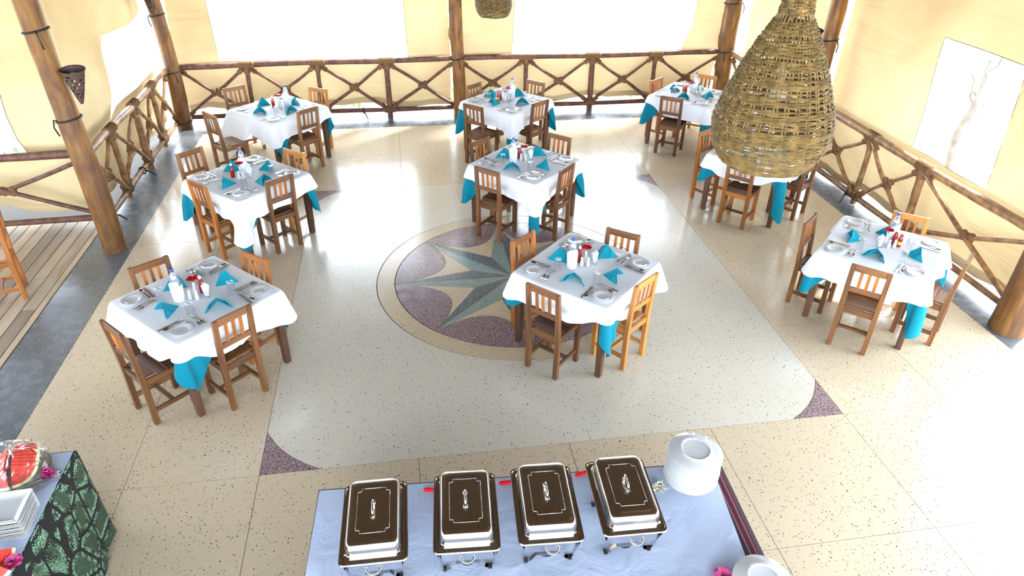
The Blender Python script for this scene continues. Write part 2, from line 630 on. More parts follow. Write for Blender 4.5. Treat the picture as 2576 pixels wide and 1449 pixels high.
def shrink(loop, d):
    """inset a closed outline by d (small), for the joints"""
    n = len(loop)
    area = sum(loop[i][0] * loop[(i + 1) % n][1] - loop[(i + 1) % n][0] * loop[i][1] for i in range(n))
    sg = 1 if area > 0 else -1
    out = []
    for i in range(n):
        p, a, b = Vector(loop[i]), Vector(loop[i - 1]), Vector(loop[(i + 1) % n])
        e1, e2 = (p - a), (b - p)
        if e1.length < 1e-7 or e2.length < 1e-7:
            out.append(tuple(p))
            continue
        e1.normalize()
        e2.normalize()
        n1, n2 = Vector((-e1.y, e1.x)) * sg, Vector((-e2.y, e2.x)) * sg
        m = n1 + n2
        k = m.length
        if k < 0.3:
            m = n1 * 0
        else:
            m = m / k * min(d / max(0.25, k / 2), d * 4)
        q = p + m
        out.append((q.x, q.y))
    return out



# ------------------------------------------------------------------ floor
J = 0.002
floor = MB().slab([rect(-6.9, -9.2, 5.7, 6.25)], -0.12, -0.006).build('floor', 'joint')
tag(floor, 'polished terrazzo floor of beige panels with a compass star inlay', kind='structure')


def piece(name, mat, loops, inset=J):
    lp = [shrink(loops[0], inset)] + [shrink(h, -inset) for h in loops[1:]]
    return MB().slab(lp, -0.02, 0.0).build(name, mat, floor)


SX0, SX1, SY0, SY1 = -2.457, 2.543, -2.700, 2.670
STAR_R, RING_R, NOTCH = 1.352, 1.556, 0.50
XC = 0.5 * (SX0 + SX1)
xs_side = [(-4.5, -3.464), (-3.464, SX0), (SX1, 3.582), (3.582, 4.77)]
ys_mid = [SY0 + (SY1 - SY0) * k / 4 for k in range(5)]
ys_all = [-9.2, -7.9, -6.55, -5.22, -3.935] + ys_mid + [3.897, 5.25]
for a, b in zip(ys_all[:-1], ys_all[1:]):
    for x0, x1 in xs_side:
        piece('terrazzo_panel', 'terrazzo_beige', [rect(x0, a, x1, b)])
    if a < SY0 - 0.01 or a >= SY1 - 0.01:
        for k in range(4):
            w = (SX1 - SX0) / 4
            piece('terrazzo_panel', 'terrazzo_beige', [rect(SX0 + k * w, a, SX0 + (k + 1) * w, b)])
# corner inlays and the pale field
C_ = 0.48
field = []
for cx, cy, sx, sy in ((SX0, SY0, 1, 1), (SX1, SY0, -1, 1), (SX1, SY1, -1, -1), (SX0, SY1, 1, -1)):
    A, B = (cx + sx * C_, cy), (cx, cy + sy * C_)
    ctl = (cx + sx * C_ * 0.33, cy + sy * C_ * 0.33)
    q = lambda p: (p[0] + (ctl[0] - p[0]) * 0.667, p[1] + (ctl[1] - p[1]) * 0.667)
    curve = bez(A, q(A), q(B), B, 14)
    piece('corner_inlay', 'terrazzo_mauve', [[(cx, cy)] + curve])
    field += curve[::-1] if sx * sy > 0 else curve
piece('terrazzo_field', 'terrazzo_pale', [field, circ(RING_R)])
piece('ring_inlay', 'terrazzo_ring', [circ(RING_R), circ(STAR_R)])


def pol(r_, deg):
    return (r_ * math.cos(R(deg)), r_ * math.sin(R(deg)))


for k in range(8):
    a = 45 * k
    tip, tip2 = pol(STAR_R, a), pol(STAR_R, a + 45)
    n0, n1 = pol(NOTCH, a - 22.5), pol(NOTCH, a + 22.5)
    piece('star_point', 'terrazzo_slate', [[(0, 0), n0, tip]], 0.002)
    piece('star_point', 'terrazzo_green', [[(0, 0), tip, n1]], 0.002)
    m = R(a + 22.5)
    loc = lambda rd, lt: (rd * math.cos(m) - lt * math.sin(m), rd * math.sin(m) + lt * math.cos(m))
    inner = bez(tip, loc(0.70, -0.15), loc(0.70, 0.15), tip2, 22)
    arc = [pol(STAR_R, a + 45 * t / 12) for t in range(13)]
    piece('petal_inlay', 'terrazzo_mauve', [arc + inner[::-1][1:-1]], 0.0025)
    piece('star_infill', 'terrazzo_ring', [inner + [n1]], 0.0025)
# dark kerb bands
for nm, rc in (('kerb_band', rect(-5.03, -9.2, -4.5, 6.05)), ('kerb_band', rect(4.77, -9.2, 5.5, 6.05)), ('kerb_band', rect(-4.5, 5.25, 4.77, 6.05))):
    piece(nm, 'kerb_grey', [rc], 0.001)
# timber deck of the side bay
deck = MB().slab([rect(-9.2, -7.5, -5.035, 2.15)], -0.16, -0.05).build('floor_deck', 'joint')
tag(deck, 'weathered timber deck of the side bay, boards running lengthwise', kind='structure')
px = -5.04
pk = 0
while px > -8.9:
    w = 0.075 if pk == 0 else 0.142
    y = -7.4
    off = random.uniform(0, 3)
    cuts = [-7.4] + [c for c in (-4.6 + off, -1.0 + off * 0.6) if c < 1.6] + [2.12]
    for a, b in zip(cuts[:-1], cuts[1:]):
        MB().box((px - w / 2, (a + b) / 2, -0.025), (w - 0.007, b - a - 0.006, 0.05)).build('plank', 'deck_wood', deck, bevel=0.003)
    px -= w
    pk += 1

# ------------------------------------------------------------------ ground outside and roof
g = MB().slab([rect(-60, -60, 60, 60)], -0.6, -0.14).build('ground', 'earth')
tag(g, 'bright sandy ground outside the pavilion', kind='structure')
ev = [(-9.6, -11.5, 3.65), (6.1, -11.5, 3.65), (6.1, 6.7, 3.65), (-9.6, 6.7, 3.65)]  # thatched roof out of view, eaves and length shaped to control daylight
rv = [(-1.0, -11.5, 7.0), (-1.0, 2.4, 7.0)]
rb = MB()
for dz in (0.0, 0.25):
    rb.v += [Vector((p[0], p[1], p[2] + dz)) for p in ev + rv]
for o, fl in ((0, 1), (6, 0)):
    for q in ((1, 2, 5, 4), (2, 3, 5), (3, 0, 4, 5)):
        rb.f.append([o + i for i in (q if fl else q[::-1])])
for i, j in ((1, 2), (2, 3), (3, 0), (0, 4), (4, 1)):
    rb.f.append([i, j, 6 + j, 6 + i])
tag(rb.build('ceiling', 'thatch'), 'dark thatched roof above the hall', kind='structure')


# ------------------------------------------------------------------ canvas walls with clear sheets
def canvas_wall(name, label, origin, along, normal, panels, windows):
    """panels: outlines (u, z) with their holes; windows: outlines (u, z) closed by clear sheet"""
    wl = thing(name, label, loc=(0, 0, 0), kind='structure')
    A, N = Vector(along), Vector(normal)

    def surf(loops, t0, t1, sag, nm, mat, div):
        bm = bmesh.new()
        flat = [p for lp in loops for p in lp]
        vs = [bm.verts.new((p[0], p[1], 0)) for p in flat]
        for t in tessellate_polygon([[Vector((p[0], p[1], 0)) for p in lp] for lp in loops]):
            try:
                bm.faces.new([vs[i] for i in t])
            except ValueError:
                pass
        us = [p[0] for p in flat]
        zs = [p[1] for p in flat]
        u = min(us) + div
        while u < max(us):
            bmesh.ops.bisect_plane(bm, geom=bm.verts[:] + bm.edges[:] + bm.faces[:], plane_co=(u, 0, 0), plane_no=(1, 0, 0))
            u += div
        z = min(zs) + div
        while z < max(zs):
            bmesh.ops.bisect_plane(bm, geom=bm.verts[:] + bm.edges[:] + bm.faces[:], plane_co=(0, z, 0), plane_no=(0, 1, 0))
            z += div
        for v in bm.verts:
            u, z = v.co.x, v.co.y
            d = sag * (math.sin(u * 1.7 + z * 1.1) * 0.5 + math.sin(u * 3.9 - z * 2.3 + 1.0) * 0.28 + math.sin(u * 8.0 + z * 5.0) * 0.1)
            v.co = Vector(origin) + A * u + N * (t0 + d) + Vector((0, 0, z))
        me = bpy.data.meshes.new(nm)
        bm.to_mesh(me)
        bm.free()
        for p in me.polygons:
            p.use_smooth = True
        me.materials.append(MATS[mat])
        return link(nm, me, wl)
    for loops in panels:
        surf(loops, 0, 0, 0.07, 'canvas_panel', 'canvas', 0.3)
        hm = [p for p in loops[0] if p[1] < 0.5]
        surf([[(p[0], p[1] - 0.004) for p in hm] + [(p[0], p[1] + 0.10) for p in hm[::-1]]], -0.012, 0, 0.07, 'hem_band', 'canvas', 0.3)
    for lp in windows:
        surf([lp], 0, 0, 0.07, 'window_sheet', 'clear_sheet', 0.3)
        m = MB()
        n = len(lp)
        pts = []
        for i in range(n):
            a, b = lp[i], lp[(i + 1) % n]
            for k in range(8):
                u, z = a[0] + (b[0] - a[0]) * k / 8, a[1] + (b[1] - a[1]) * k / 8
                d = 0.07 * (math.sin(u * 1.7 + z * 1.1) * 0.5 + math.sin(u * 3.9 - z * 2.3 + 1.0) * 0.28 + math.sin(u * 8.0 + z * 5.0) * 0.1)
                pts.append(Vector(origin) + A * u + N * (d - 0.004) + Vector((0, 0, z)))
        m.loop_tube(pts, 0.0035, 4).build('window_seam', 'cane_dark', wl)
    return wl


wb1 = [(-4.16, 1.02), (-0.95, 1.02), (-1.0, 2.85), (-4.2, 2.85)]
wb2 = [(0.92, 1.02), (4.15, 1.02), (4.32, 1.5), (4.34, 2.85), (0.98, 2.85)]


def hem(u0, u1, z=0.2, n=14, ph=0.0):
    return [(u0 + (u1 - u0) * i / n, z + 0.05 * math.sin(i * 0.9 + ph) + 0.03 * math.sin(i * 2.1)) for i in range(n + 1)]


canvas_wall('wall_back', 'sun-lit cream canvas along the far side with two large clear windows', (0, 5.95, 0), (1, 0, 0), (0, 1, 0),
            [[hem(-4.80, -0.22, 0.19) + [(-0.2, 1.0), (-0.24, 3.05), (-4.78, 3.05), (-4.85, 1.2)], wb1],
             [hem(0.03, 4.80, 0.19, ph=1.0) + [(4.86, 1.3), (4.76, 3.05), (0.02, 3.05), (0.0, 1.1)], wb2]], [wb1, wb2])
open_l = [(5.68, 0.98), (3.9, 0.94), (3.5, 0.84), (3.64, 0.92), (3.88, 1.12), (3.95, 1.4), (3.93, 1.7), (3.99, 1.9), (4.3, 1.87), (4.6, 1.85), (5.0, 1.84), (5.35, 1.86), (5.7, 1.92)]
canvas_wall('wall_left', 'cream canvas along the deck side, pulled back to leave a wide opening', (-5.18, 0, 0), (0, 1, 0), (-1, 0, 0),
            [[hem(2.15, 5.68, 0.14) + open_l[:2] + open_l[2:] + [(5.7, 3.05), (2.2, 3.05)]]], [])
ww = [(-0.52, 1.03), (0.79, 1.03), (0.76, 2.40), (-0.40, 2.36)]
canvas_wall('wall_right', 'golden canvas on the side of the front post with one square clear window', (5.27, 0, 0), (0, 1, 0), (1, 0, 0),
            [[hem(-1.50, 2.60, 0.1) + [(2.72, 1.0), (2.80, 2.0), (2.72, 3.05), (-1.50, 3.05)], ww],
             [hem(2.95, 5.7, 0.12) + [(5.75, 3.05), (2.95, 3.05)]]], [ww])
wd = [(-9.0, 0.85), (-6.1, 0.85), (-5.75, 0.88), (-5.81, 1.09), (-5.82, 1.39), (-5.79, 1.72), (-5.95, 2.1), (-6.3, 2.5), (-6.7, 2.9), (-9.0, 2.9)]
canvas_wall('wall_bay', 'cream canvas closing the deck bay, with an opening at its outer end', (0, 2.22, 0), (1, 0, 0), (0, 1, 0),
            [[hem(-9.2, -5.05, 0.16) + [(-5.02, 3.05), (-9.2, 3.05)], wd]], [wd])

ws = [(-7.0, 1.1), (0.6, 1.1), (0.6, 2.85), (-7.0, 2.85)]  # screen added out of view to dim the bay, window sized for light
canvas_wall('wall_bay_side', 'unseen canvas screen added to hold back daylight from the deck bay', (-7.9, 0, 0), (0, 1, 0), (-1, 0, 0),
            [[hem(-7.4, 2.1, 0.16) + [(2.1, 3.05), (-7.4, 3.05)], ws]], [ws])

# ------------------------------------------------------------------ timber posts and railings
def trunk(label, x, y, h, r_, lean=(0, 0), knots=(), straps=(), seed=0, group='timber posts'):
    rnd = random.Random(seed)
    t = thing('timber_post', label, 'post', (x, y, 0), 0, group)
    m = MB()
    n, k = 18, 26
    rings = []
    ph = [rnd.uniform(0, 6.28) for _ in range(4)]
    cx = lambda z: lean[0] * z + 0.025 * math.sin(z * 1.6 + ph[0])
    cy = lambda z: lean[1] * z + 0.025 * math.sin(z * 1.3 + ph[1])
    rr = lambda z: r_ * (1.08 - 0.06 * z) * (1 + 0.04 * math.sin(z * 3.1 + ph[2]))
    for i in range(k + 1):
        z = h * i / k
        rg = []
        for j in range(n):
            a = 2 * math.pi * j / n
            q = rr(z) * (1 + 0.03 * math.sin(3 * a + ph[3] + z) + rnd.uniform(-0.012, 0.012))
            for (kz, ka, kr) in knots:
                q += kr * math.exp(-((z - kz) / 0.09) ** 2 - (((a - ka + math.pi) % (2 * math.pi) - math.pi) / 0.5) ** 2)
            rg.append((cx(z) + q * math.cos(a), cy(z) + q * math.sin(a), z))
        rings.append(rg)
    m.rings(rings).build('trunk', 'trunk_bark', t, smooth=True, angle=60)
    for z in straps:
        pts = [(cx(z) + (rr(z) + 0.008) * math.cos(2 * math.pi * j / 20), cy(z) + (rr(z) + 0.008) * math.sin(2 * math.pi * j / 20), z + 0.02 * math.cos(2 * math.pi * j / 20)) for j in range(20)]
        MB().loop_tube(pts, 0.012, 5).build('tie_strap', 'strap', t, smooth=True)
        a = rnd.uniform(3.6, 5.6)
        p = Vector((cx(z) + rr(z) * math.cos(a), cy(z) + rr(z) * math.sin(a), z))
        o = Vector((math.cos(a), math.sin(a), 0)) * 0.03
        MB().tube([p, p + o + Vector((0, 0, 0.02)), p + o * 2 + Vector((0.01, 0, -0.06)), p + o * 1.4 + Vector((0.02, 0, -0.16))], 0.009, 5).build('strap_end', 'strap', t, smooth=True)
    return t, cx, cy, rr


P_CORNER_L = (-4.86, 5.62)
P_LEFT = (-4.72, 1.28)
P_CENTRE = (-0.08, 5.78)
P_CORNER_R = (4.93, 5.72)
P_RIGHT = (4.98, 2.66)
P_FRONT = (5.02, -1.72)
trunk('straight timber post at the edge of the wooden deck', *P_LEFT, 3.4, 0.125, (-0.012, 0.0), ((1.2, 4.9, 0.01),), (1.62, 2.55), 1)
trunk('timber post in the far corner on the deck side', *P_CORNER_L, 3.4, 0.115, (-0.02, 0.01), ((0.3, 5.0, 0.025), (1.6, 5.5, 0.03)), (0.95, 1.85, 0.1), 2)
trunk('timber post in the middle of the far railing', *P_CENTRE, 3.4, 0.112, (0.0, 0.0), ((1.45, 3.3, 0.03),), (1.03, 2.05), 3)
trunk('knotty timber post in the far corner behind the wicker lamp', *P_CORNER_R, 3.4, 0.15, (0.0, 0.0), ((1.25, 3.4, 0.07), (0.78, 3.3, 0.05), (1.75, 0.2, 0.08)), (1.05, 1.9), 4)
trunk('timber post half hidden by the large wicker lamp', *P_RIGHT, 3.4, 0.118, (0.0, 0.0), ((2.3, 5.6, 0.015),), (1.95,), 5)
trunk('thick timber post at the cropped front end of the canvas wall', *P_FRONT, 3.4, 0.165, (0.0, 0.0), ((0.42, 4.3, 0.02), (0.8, 3.6, 0.02)), (1.2,), 6)


def pole(m, a, b, r0, r1, rnd, n=9, k=8, bow=0.012):
    a, b = Vector(a), Vector(b)
    d = b - a
    s1 = d.cross(Vector((0.3, 0.2, 1))).normalized()
    s2 = d.cross(s1).normalized()
    p1, p2 = rnd.uniform(0, 6.28), rnd.uniform(0, 6.28)
    pts, rad = [], []
    for i in range(k + 1):
        t = i / k
        e = math.sin(math.pi * t)
        pts.append(a + d * t + s1 * bow * math.sin(t * 7 + p1) * e + s2 * bow * math.sin(t * 5 + p2) * e)
        rad.append((r0 + (r1 - r0) * t) * (1 + rnd.uniform(-0.07, 0.07)))
    return m.tube(pts, rad, n)


def sleeve(p, d, ln, r_, parent):
    """rope wound round a pole: a ridged sleeve centred on p along d"""
    p, d = Vector(p), Vector(d).normalized()
    k = max(5, int(ln / 0.011))
    pts, rad = [], []
    for i in range(k * 2 + 1):
        t = i / (k * 2) - 0.5
        pts.append(p + d * ln * t)
        rad.append((r_ if i % 2 else r_ * 0.9) * (1.0 if abs(t) < 0.46 else 0.85))
    MB().tube(pts, rad, 10).build('rope_lashing', 'rope', parent, smooth=True)


def railing(label, a, b, cuts, zt=1.0, zb=0.13, bark='rail_bark', seed=0, rt_=0.05, fat=(), ties=()):
    rnd = random.Random(seed)
    A, B = Vector((a[0], a[1], 0)), Vector((b[0], b[1], 0))
    L = (B - A).length
    d = (B - A).normalized()
    t = thing('railing', label, 'railing', tuple((A + B) / 2), 0, 'rustic pole railings')
    o = (A + B) / 2
    Z = lambda s, z: A + d * s + Vector((0, 0, z)) - o
    tops = [zt + rnd.uniform(-0.02, 0.02) for _ in range(3)]
    m = MB()
    pole(m, Z(0, tops[0]), Z(L, tops[1]), rt_, rt_ * 0.92, rnd, 12, 18, 0.015).build('top_rail', bark, t, smooth=True, angle=60)
    m = MB()
    pole(m, Z(0, zb), Z(L, zb), 0.04, 0.036, rnd, 10, 18, 0.012).build('bottom_rail', bark, t, smooth=True, angle=60)
    marks = [0.0] + list(cuts) + [L]
    for s_ in ties:
        p = Z(s_, zb)
        side = Vector((-d.y, d.x, 0))
        MB().loop_tube([p + (side * math.cos(a) + Vector((0, 0, 1)) * math.sin(a)) * 0.05 for a in [2 * math.pi * j / 14 for j in range(14)]], 0.012, 5).build('tie_strap', 'strap', t, smooth=True)
        inn = side if (p + o + side).length < (p + o - side).length else -side
        MB().tube([p + inn * 0.05, p + inn * 0.09 + d * 0.03 + Vector((0, 0, -0.03)), p + inn * 0.15 + d * 0.07 + Vector((0, 0, -0.115))], [0.012, 0.011, 0.008], 5).build('strap_end', 'strap', t, smooth=True)
    for i, c in enumerate(cuts):
        rb_ = 0.052 if i in fat else 0.04
        m = MB()
        pole(m, Z(c, 0.0 if i in fat else 0.02), Z(c, zt), rb_, rb_ * 0.92, rnd, 10, 6, 0.006).build('baluster', bark, t, smooth=True, angle=60)
        sleeve(Z(c, zt), d, 0.26, rt_ + 0.016, t)
        sleeve(Z(c, zt - 0.09), (0, 0, 1), 0.11, rb_ + 0.014, t)
        sleeve(Z(c, zb), d, 0.2, 0.058, t)
    for i in range(len(marks) - 1):
        s0, s1 = marks[i] + (0.05 if i else -0.03), marks[i + 1] - (0.05 if i + 2 < len(marks) else -0.03)
        p00, p01, p10, p11 = Z(s0, zb + 0.035), Z(s0, zt - 0.06), Z(s1, zb + 0.035), Z(s1, zt - 0.06)
        side = Vector((-d.y, d.x, 0)) * 0.022
        m = MB()
        pole(m, p00 + side, p11 + side, 0.030, 0.025, rnd, 8, 9, 0.015).build('brace', bark, t, smooth=True)
        m = MB()
        pole(m, p01 - side, p10 - side, 0.026, 0.031, rnd, 8, 9, 0.015).build('brace', bark, t, smooth=True)
        mid = (p00 + p11) / 2
        sleeve(mid + side * 0.4, p11 - p00, 0.17, 0.046, t)
        sleeve(mid - side * 0.4, p10 - p01, 0.17, 0.044, t)
        for p, q in ((p00, p11), (p11, p00), (p01, p10), (p10, p01)):
            dd = (q - p).normalized()
            sleeve(p + dd * 0.07, dd, 0.1, 0.042, t)
    return t


railing('dark pole railing along the far side, from deck corner to middle post', (P_CORNER_L[0] + 0.1, 5.78), (P_CENTRE[0] - 0.1, 5.83), (1.06, 2.24, 3.42), seed=1, fat=(2,), ties=(2.95,))
railing('pole railing along the far side, from middle post to lamp corner', (P_CENTRE[0] + 0.1, 5.83), (P_CORNER_R[0] - 0.12, 5.80), (1.14, 2.38, 3.58), seed=2, fat=(1,), ties=(0.03, 3.50))
railing('pole railing running along the deck side towards the far corner', (-4.93, 1.92), (-4.95, 5.52), (0.80, 1.85, 2.75), seed=3, bark='rail_pale', fat=(1,), ties=(0.05, 1.5))
railing('dark pole railing closing the wooden deck bay', (-4.98, 1.92), (-9.0, 1.80), (2.05,), seed=4)
railing('pole railing along the canvas wall beside the front post', (5.07, 2.52), (5.10, -1.6), (1.24, 2.30), seed=5, bark='rail_pale', rt_=0.055, fat=(1,), ties=(1.1,))
railing('short pole railing running from the lamp corner to the half hidden post', (5.03, 5.58), (5.04, 2.80), (1.35,), seed=6, bark='rail_pale')


# ------------------------------------------------------------------ dining tables and cloths
TB = {  # centre x, y, turn, how the table is told apart
    'T1': (-3.05, -1.265, 0.0, 'table nearest the watermelon buffet'),
    'T2': (0.515, -1.235, 0.0, 'table overlapping the floor star'),
    'T3': (3.64, -1.235, -1.0, 'table beside the thick front post'),
    'T4': (-3.03, 1.385, 1.0, 'middle table of the deck-side row'),
    'T5': (-2.98, 3.97, 0.0, 'table in the far deck-side corner'),
    'T6': (0.375, 1.44, 0.0, 'table just behind the floor star'),
    'T7': (0.525, 3.98, -2.0, 'table before the far middle post'),
    'T8': (3.59, 3.97, 0.0, 'table in the far lamp-side corner'),
    'T9': (3.56, 1.43, 0.0, 'table under the large wicker lamp')}
TH, HALF = 0.80, 0.515
ZI = TH + 0.0125      # where things stand on the white cloth

leg_me = None
for key, (tx, ty, turn, where) in TB.items():
    t = thing('dining_table', 'square dark wooden dining table, the ' + where, 'table', (tx, ty, 0), R(45 + turn), 'square dining tables')
    if leg_me is None:
        leg_me = MB().hexa([(-.028, -.028, 0), (.028, -.028, 0), (.028, .028, 0), (-.028, .028, 0)],
                           [(-.038, -.038, TH - .04), (.038, -.038, TH - .04), (.038, .038, TH - .04), (-.038, .038, TH - .04)]).mesh('leg', 'wood_dark_2', bevel=0.004)
        top_me = MB().box((0, 0, TH - 0.02), (HALF * 2, HALF * 2, 0.04)).mesh('tabletop', 'wood_dark_0', bevel=0.004)
        ap_me = MB().box((0, 0, TH - 0.085), (HALF * 2 - 0.14, 0.022, 0.09)).mesh('apron', 'wood_dark_0')
    link('tabletop', top_me, t)
    for k in range(4):
        a = R(90 * k + 45)
        o = link('leg', leg_me, t)
        o.location = (0.462 * math.sqrt(2) * math.cos(a), 0.462 * math.sqrt(2) * math.sin(a), 0)
        o = link('apron', ap_me, t)
        o.rotation_euler = (0, 0, R(90 * k))
        o.location = (0.47 * math.sin(R(90 * k)), -0.47 * math.cos(R(90 * k)), 0)


def perimeter(half, rad=0.03, per=44, cor=9):
    """points (x, y, nx, ny, d, corner): d = distance along the edge to the nearest corner, corner index 0..3"""
    out = []
    cs = [(1, 1), (-1, 1), (-1, -1), (1, -1)]
    for k, (sx, sy) in enumerate(cs):
        a0 = 90 * k
        cx, cy = sx * (half - rad), sy * (half - rad)
        for j in range(cor):
            a = R(a0 + 90 * j / (cor - 1))
            dd = abs(j / (cor - 1) - 0.5) * rad * 1.57
            sgn = -1 if j < (cor - 1) / 2 else 1
            out.append((cx + rad * math.cos(a), cy + rad * math.sin(a), math.cos(a), math.sin(a), dd * sgn, k))
        nx, ny = cs[(k + 1) % 4]
        ex, ey = nx * (half - rad), ny * (half - rad)
        a1 = R(a0 + 90)
        sx_, sy_ = cx + rad * math.cos(a1), cy + rad * math.sin(a1)
        ex_, ey_ = ex + rad * math.cos(a1), ey + rad * math.sin(a1)
        L = math.hypot(ex_ - sx_, ey_ - sy_)
        for j in range(1, per):
            f = j / per
            s = f * L + rad * 0.785
            near, kk = (s, k) if f < 0.5 else (s - L - 2 * rad * 0.785, (k + 1) % 4)
            out.append((sx_ + (ex_ - sx_) * f, sy_ + (ey_ - sy_) * f, math.cos(a1), math.sin(a1), near, kk))
    return out


def drape(z, half, hem_fn, out_fn, rings=9, seed=0):
    """a cloth lying on a square top of half-width `half` and hanging down by hem_fn, pushed out by out_fn(h, ...)"""
    rnd = random.Random(seed)
    pr = perimeter(half)
    ph = [rnd.uniform(0, 6.28) for _ in range(6)]
    m = MB()
    rg = []
    for q in (0.02, 0.25, 0.5, 0.75, 0.9, 0.97):
        rg.append([(p[0] * q, p[1] * q, z + 0.0012 * math.sin(p[0] * q * 16 + ph[0]) * math.sin(p[1] * q * 13 + ph[1])) for p in pr])
    rg.append([(p[0], p[1], z - 0.002) for p in pr])
    for i in range(1, rings + 1):
        t = i / rings
        row = []
        for j, (x, y, nx, ny, d, k) in enumerate(pr):
            L = hem_fn(d, k)
            h = L * t
            side = abs(nx) > abs(ny)
            along = y if side else x
            o = out_fn(h, d, k) + h * 0.10 * math.sin(along * 11 + ph[2 + k]) * min(1, abs(d) * 4) + h * 0.03 * math.sin(along * 27 + ph[k])
            o = max(o, 0.0)
            row.append((x + nx * (o + 0.004), y + ny * (o + 0.004), z - 0.004 - h))
        rg.append(row)
    m.rings(rg, cap0=True, cap1=False)
    return m


def bumpf(d, w):
    return math.exp(-(d / w) ** 2)


# per table, corners in local order (+,+) far, (-,+) left, (-,-) near, (+,-) right once the table is turned by 45 degrees
CL = {  # white hem at mid side; white hem at the four corners; turquoise tips; skew of the near tip
    'T1': (0.27, (0.22, 0.24, 0.13, 0.30), (0.30, 0.12, 0.52, 0.45), 0.05),
    'T2': (0.26, (0.22, 0.24, 0.13, 0.27), (0.30, 0.34, 0.56, 0.46), 0.04),
    'T3': (0.27, (0.22, 0.25, 0.20, 0.25), (0.30, 0.50, 0.58, 0.50), -0.03),
    'T4': (0.24, (0.22, 0.14, 0.50, 0.18), (0.30, 0.52, 0.56, 0.54), 0.0),
    'T5': (0.25, (0.22, 0.16, 0.33, 0.14), (0.30, 0.44, 0.60, 0.55), 0.06),
    'T6': (0.25, (0.22, 0.16, 0.38, 0.15), (0.30, 0.52, 0.60, 0.54), 0.0),
    'T7': (0.25, (0.22, 0.10, 0.34, 0.10), (0.30, 0.52, 0.48, 0.52), 0.0),
    'T8': (0.25, (0.22, 0.10, 0.24, 0.20), (0.30, 0.46, 0.50, 0.46), 0.0),
    'T9': (0.26, (0.22, 0.17, 0.11, 0.20), (0.30, 0.36, 0.66, 0.44), 0.0)}
for i, (key, (tx, ty, turn, where)) in enumerate(TB.items()):
    mid, wc, tc, skew = CL[key]

    def w_hem(d, k, mid=mid, wc=wc, key=key):
        s = 0.5 - 0.5 * math.cos(min(1, abs(d) / 0.36) * math.pi)
        L = wc[k] + (mid - wc[k]) * s
        if wc[k] > 0.3:
            L = mid + (wc[k] - mid) * max(0, 1 - abs(d) / 0.16)
        if key == 'T5' and k == 1 and d > 0:
            L += 0.40 * max(0, 1 - abs(d - 0.22) / 0.36)
        if key == 'T5' and k == 2 and d < 0:
            L += 0.10 * max(0, 1 - abs(d + 0.25) / 0.25)
        return L

    def w_out(h, d, k, wc=wc, key=key):
        c = 0.34 if wc[k] < 0.3 else 0.22
        o = h * (0.05 + c * bumpf(d, 0.10) + 0.10 * bumpf(abs(d) - 0.2, 0.07))
        if key == 'T5' and k == 1 and d > 0:
            o += h * 0.35 * bumpf(d - 0.3, 0.3)
        return o + 0.006

    def t_hem(d, k, tc=tc, skew=skew):
        e = d - skew
        return 0.16 + (tc[k] - 0.16) * max(0, 1 - (e / 0.25 if e > 0 else -e / 0.10) * (1 if skew >= 0 else 1))

    def t_out(h, d, k):
        return max(0.0, h * (0.02 + 0.16 * bumpf(d, 0.05) + 0.13 * math.sin(d * 40 + k) * bumpf(d, 0.2)) * (1.0 if h < 0.3 else 0.3 / h * (0.6 + 0.4 * h / 0.3)))

    def t_out2(h, d, k, w_hem=w_hem, w_out=w_out, t_out=t_out):
        o_ = t_out(h, d, k)
        cap = w_out(h, d, k) - 0.014 - 0.02 * h
        return o_ if h > w_hem(d, k) + 0.03 else max(-0.004, min(o_, cap))

    o = drape(TH + 0.003, HALF + 0.002, t_hem, t_out2, 10, i).build('under_cloth', 'cloth_blue', None, smooth=True, recalc=True)
    o.location = (tx, ty, 0)
    o.rotation_euler = (0, 0, R(45 + turn))
    tag(o, 'turquoise under-cloth with hanging corners on the ' + where, 'tablecloth', 'turquoise under-cloths')
    o = drape(TH + 0.0085, HALF + 0.005, w_hem, w_out, 9, i).build('tablecloth', 'cloth_white', None, smooth=True, recalc=True)
    o.location = (tx, ty, 0)
    o.rotation_euler = (0, 0, R(45 + turn))
    tag(o, 'white tablecloth laid over the turquoise one on the ' + where, 'tablecloth', 'white tablecloths')


# ------------------------------------------------------------------ chairs
CW, CS = 0.365, 0.046      # outer width, leg section


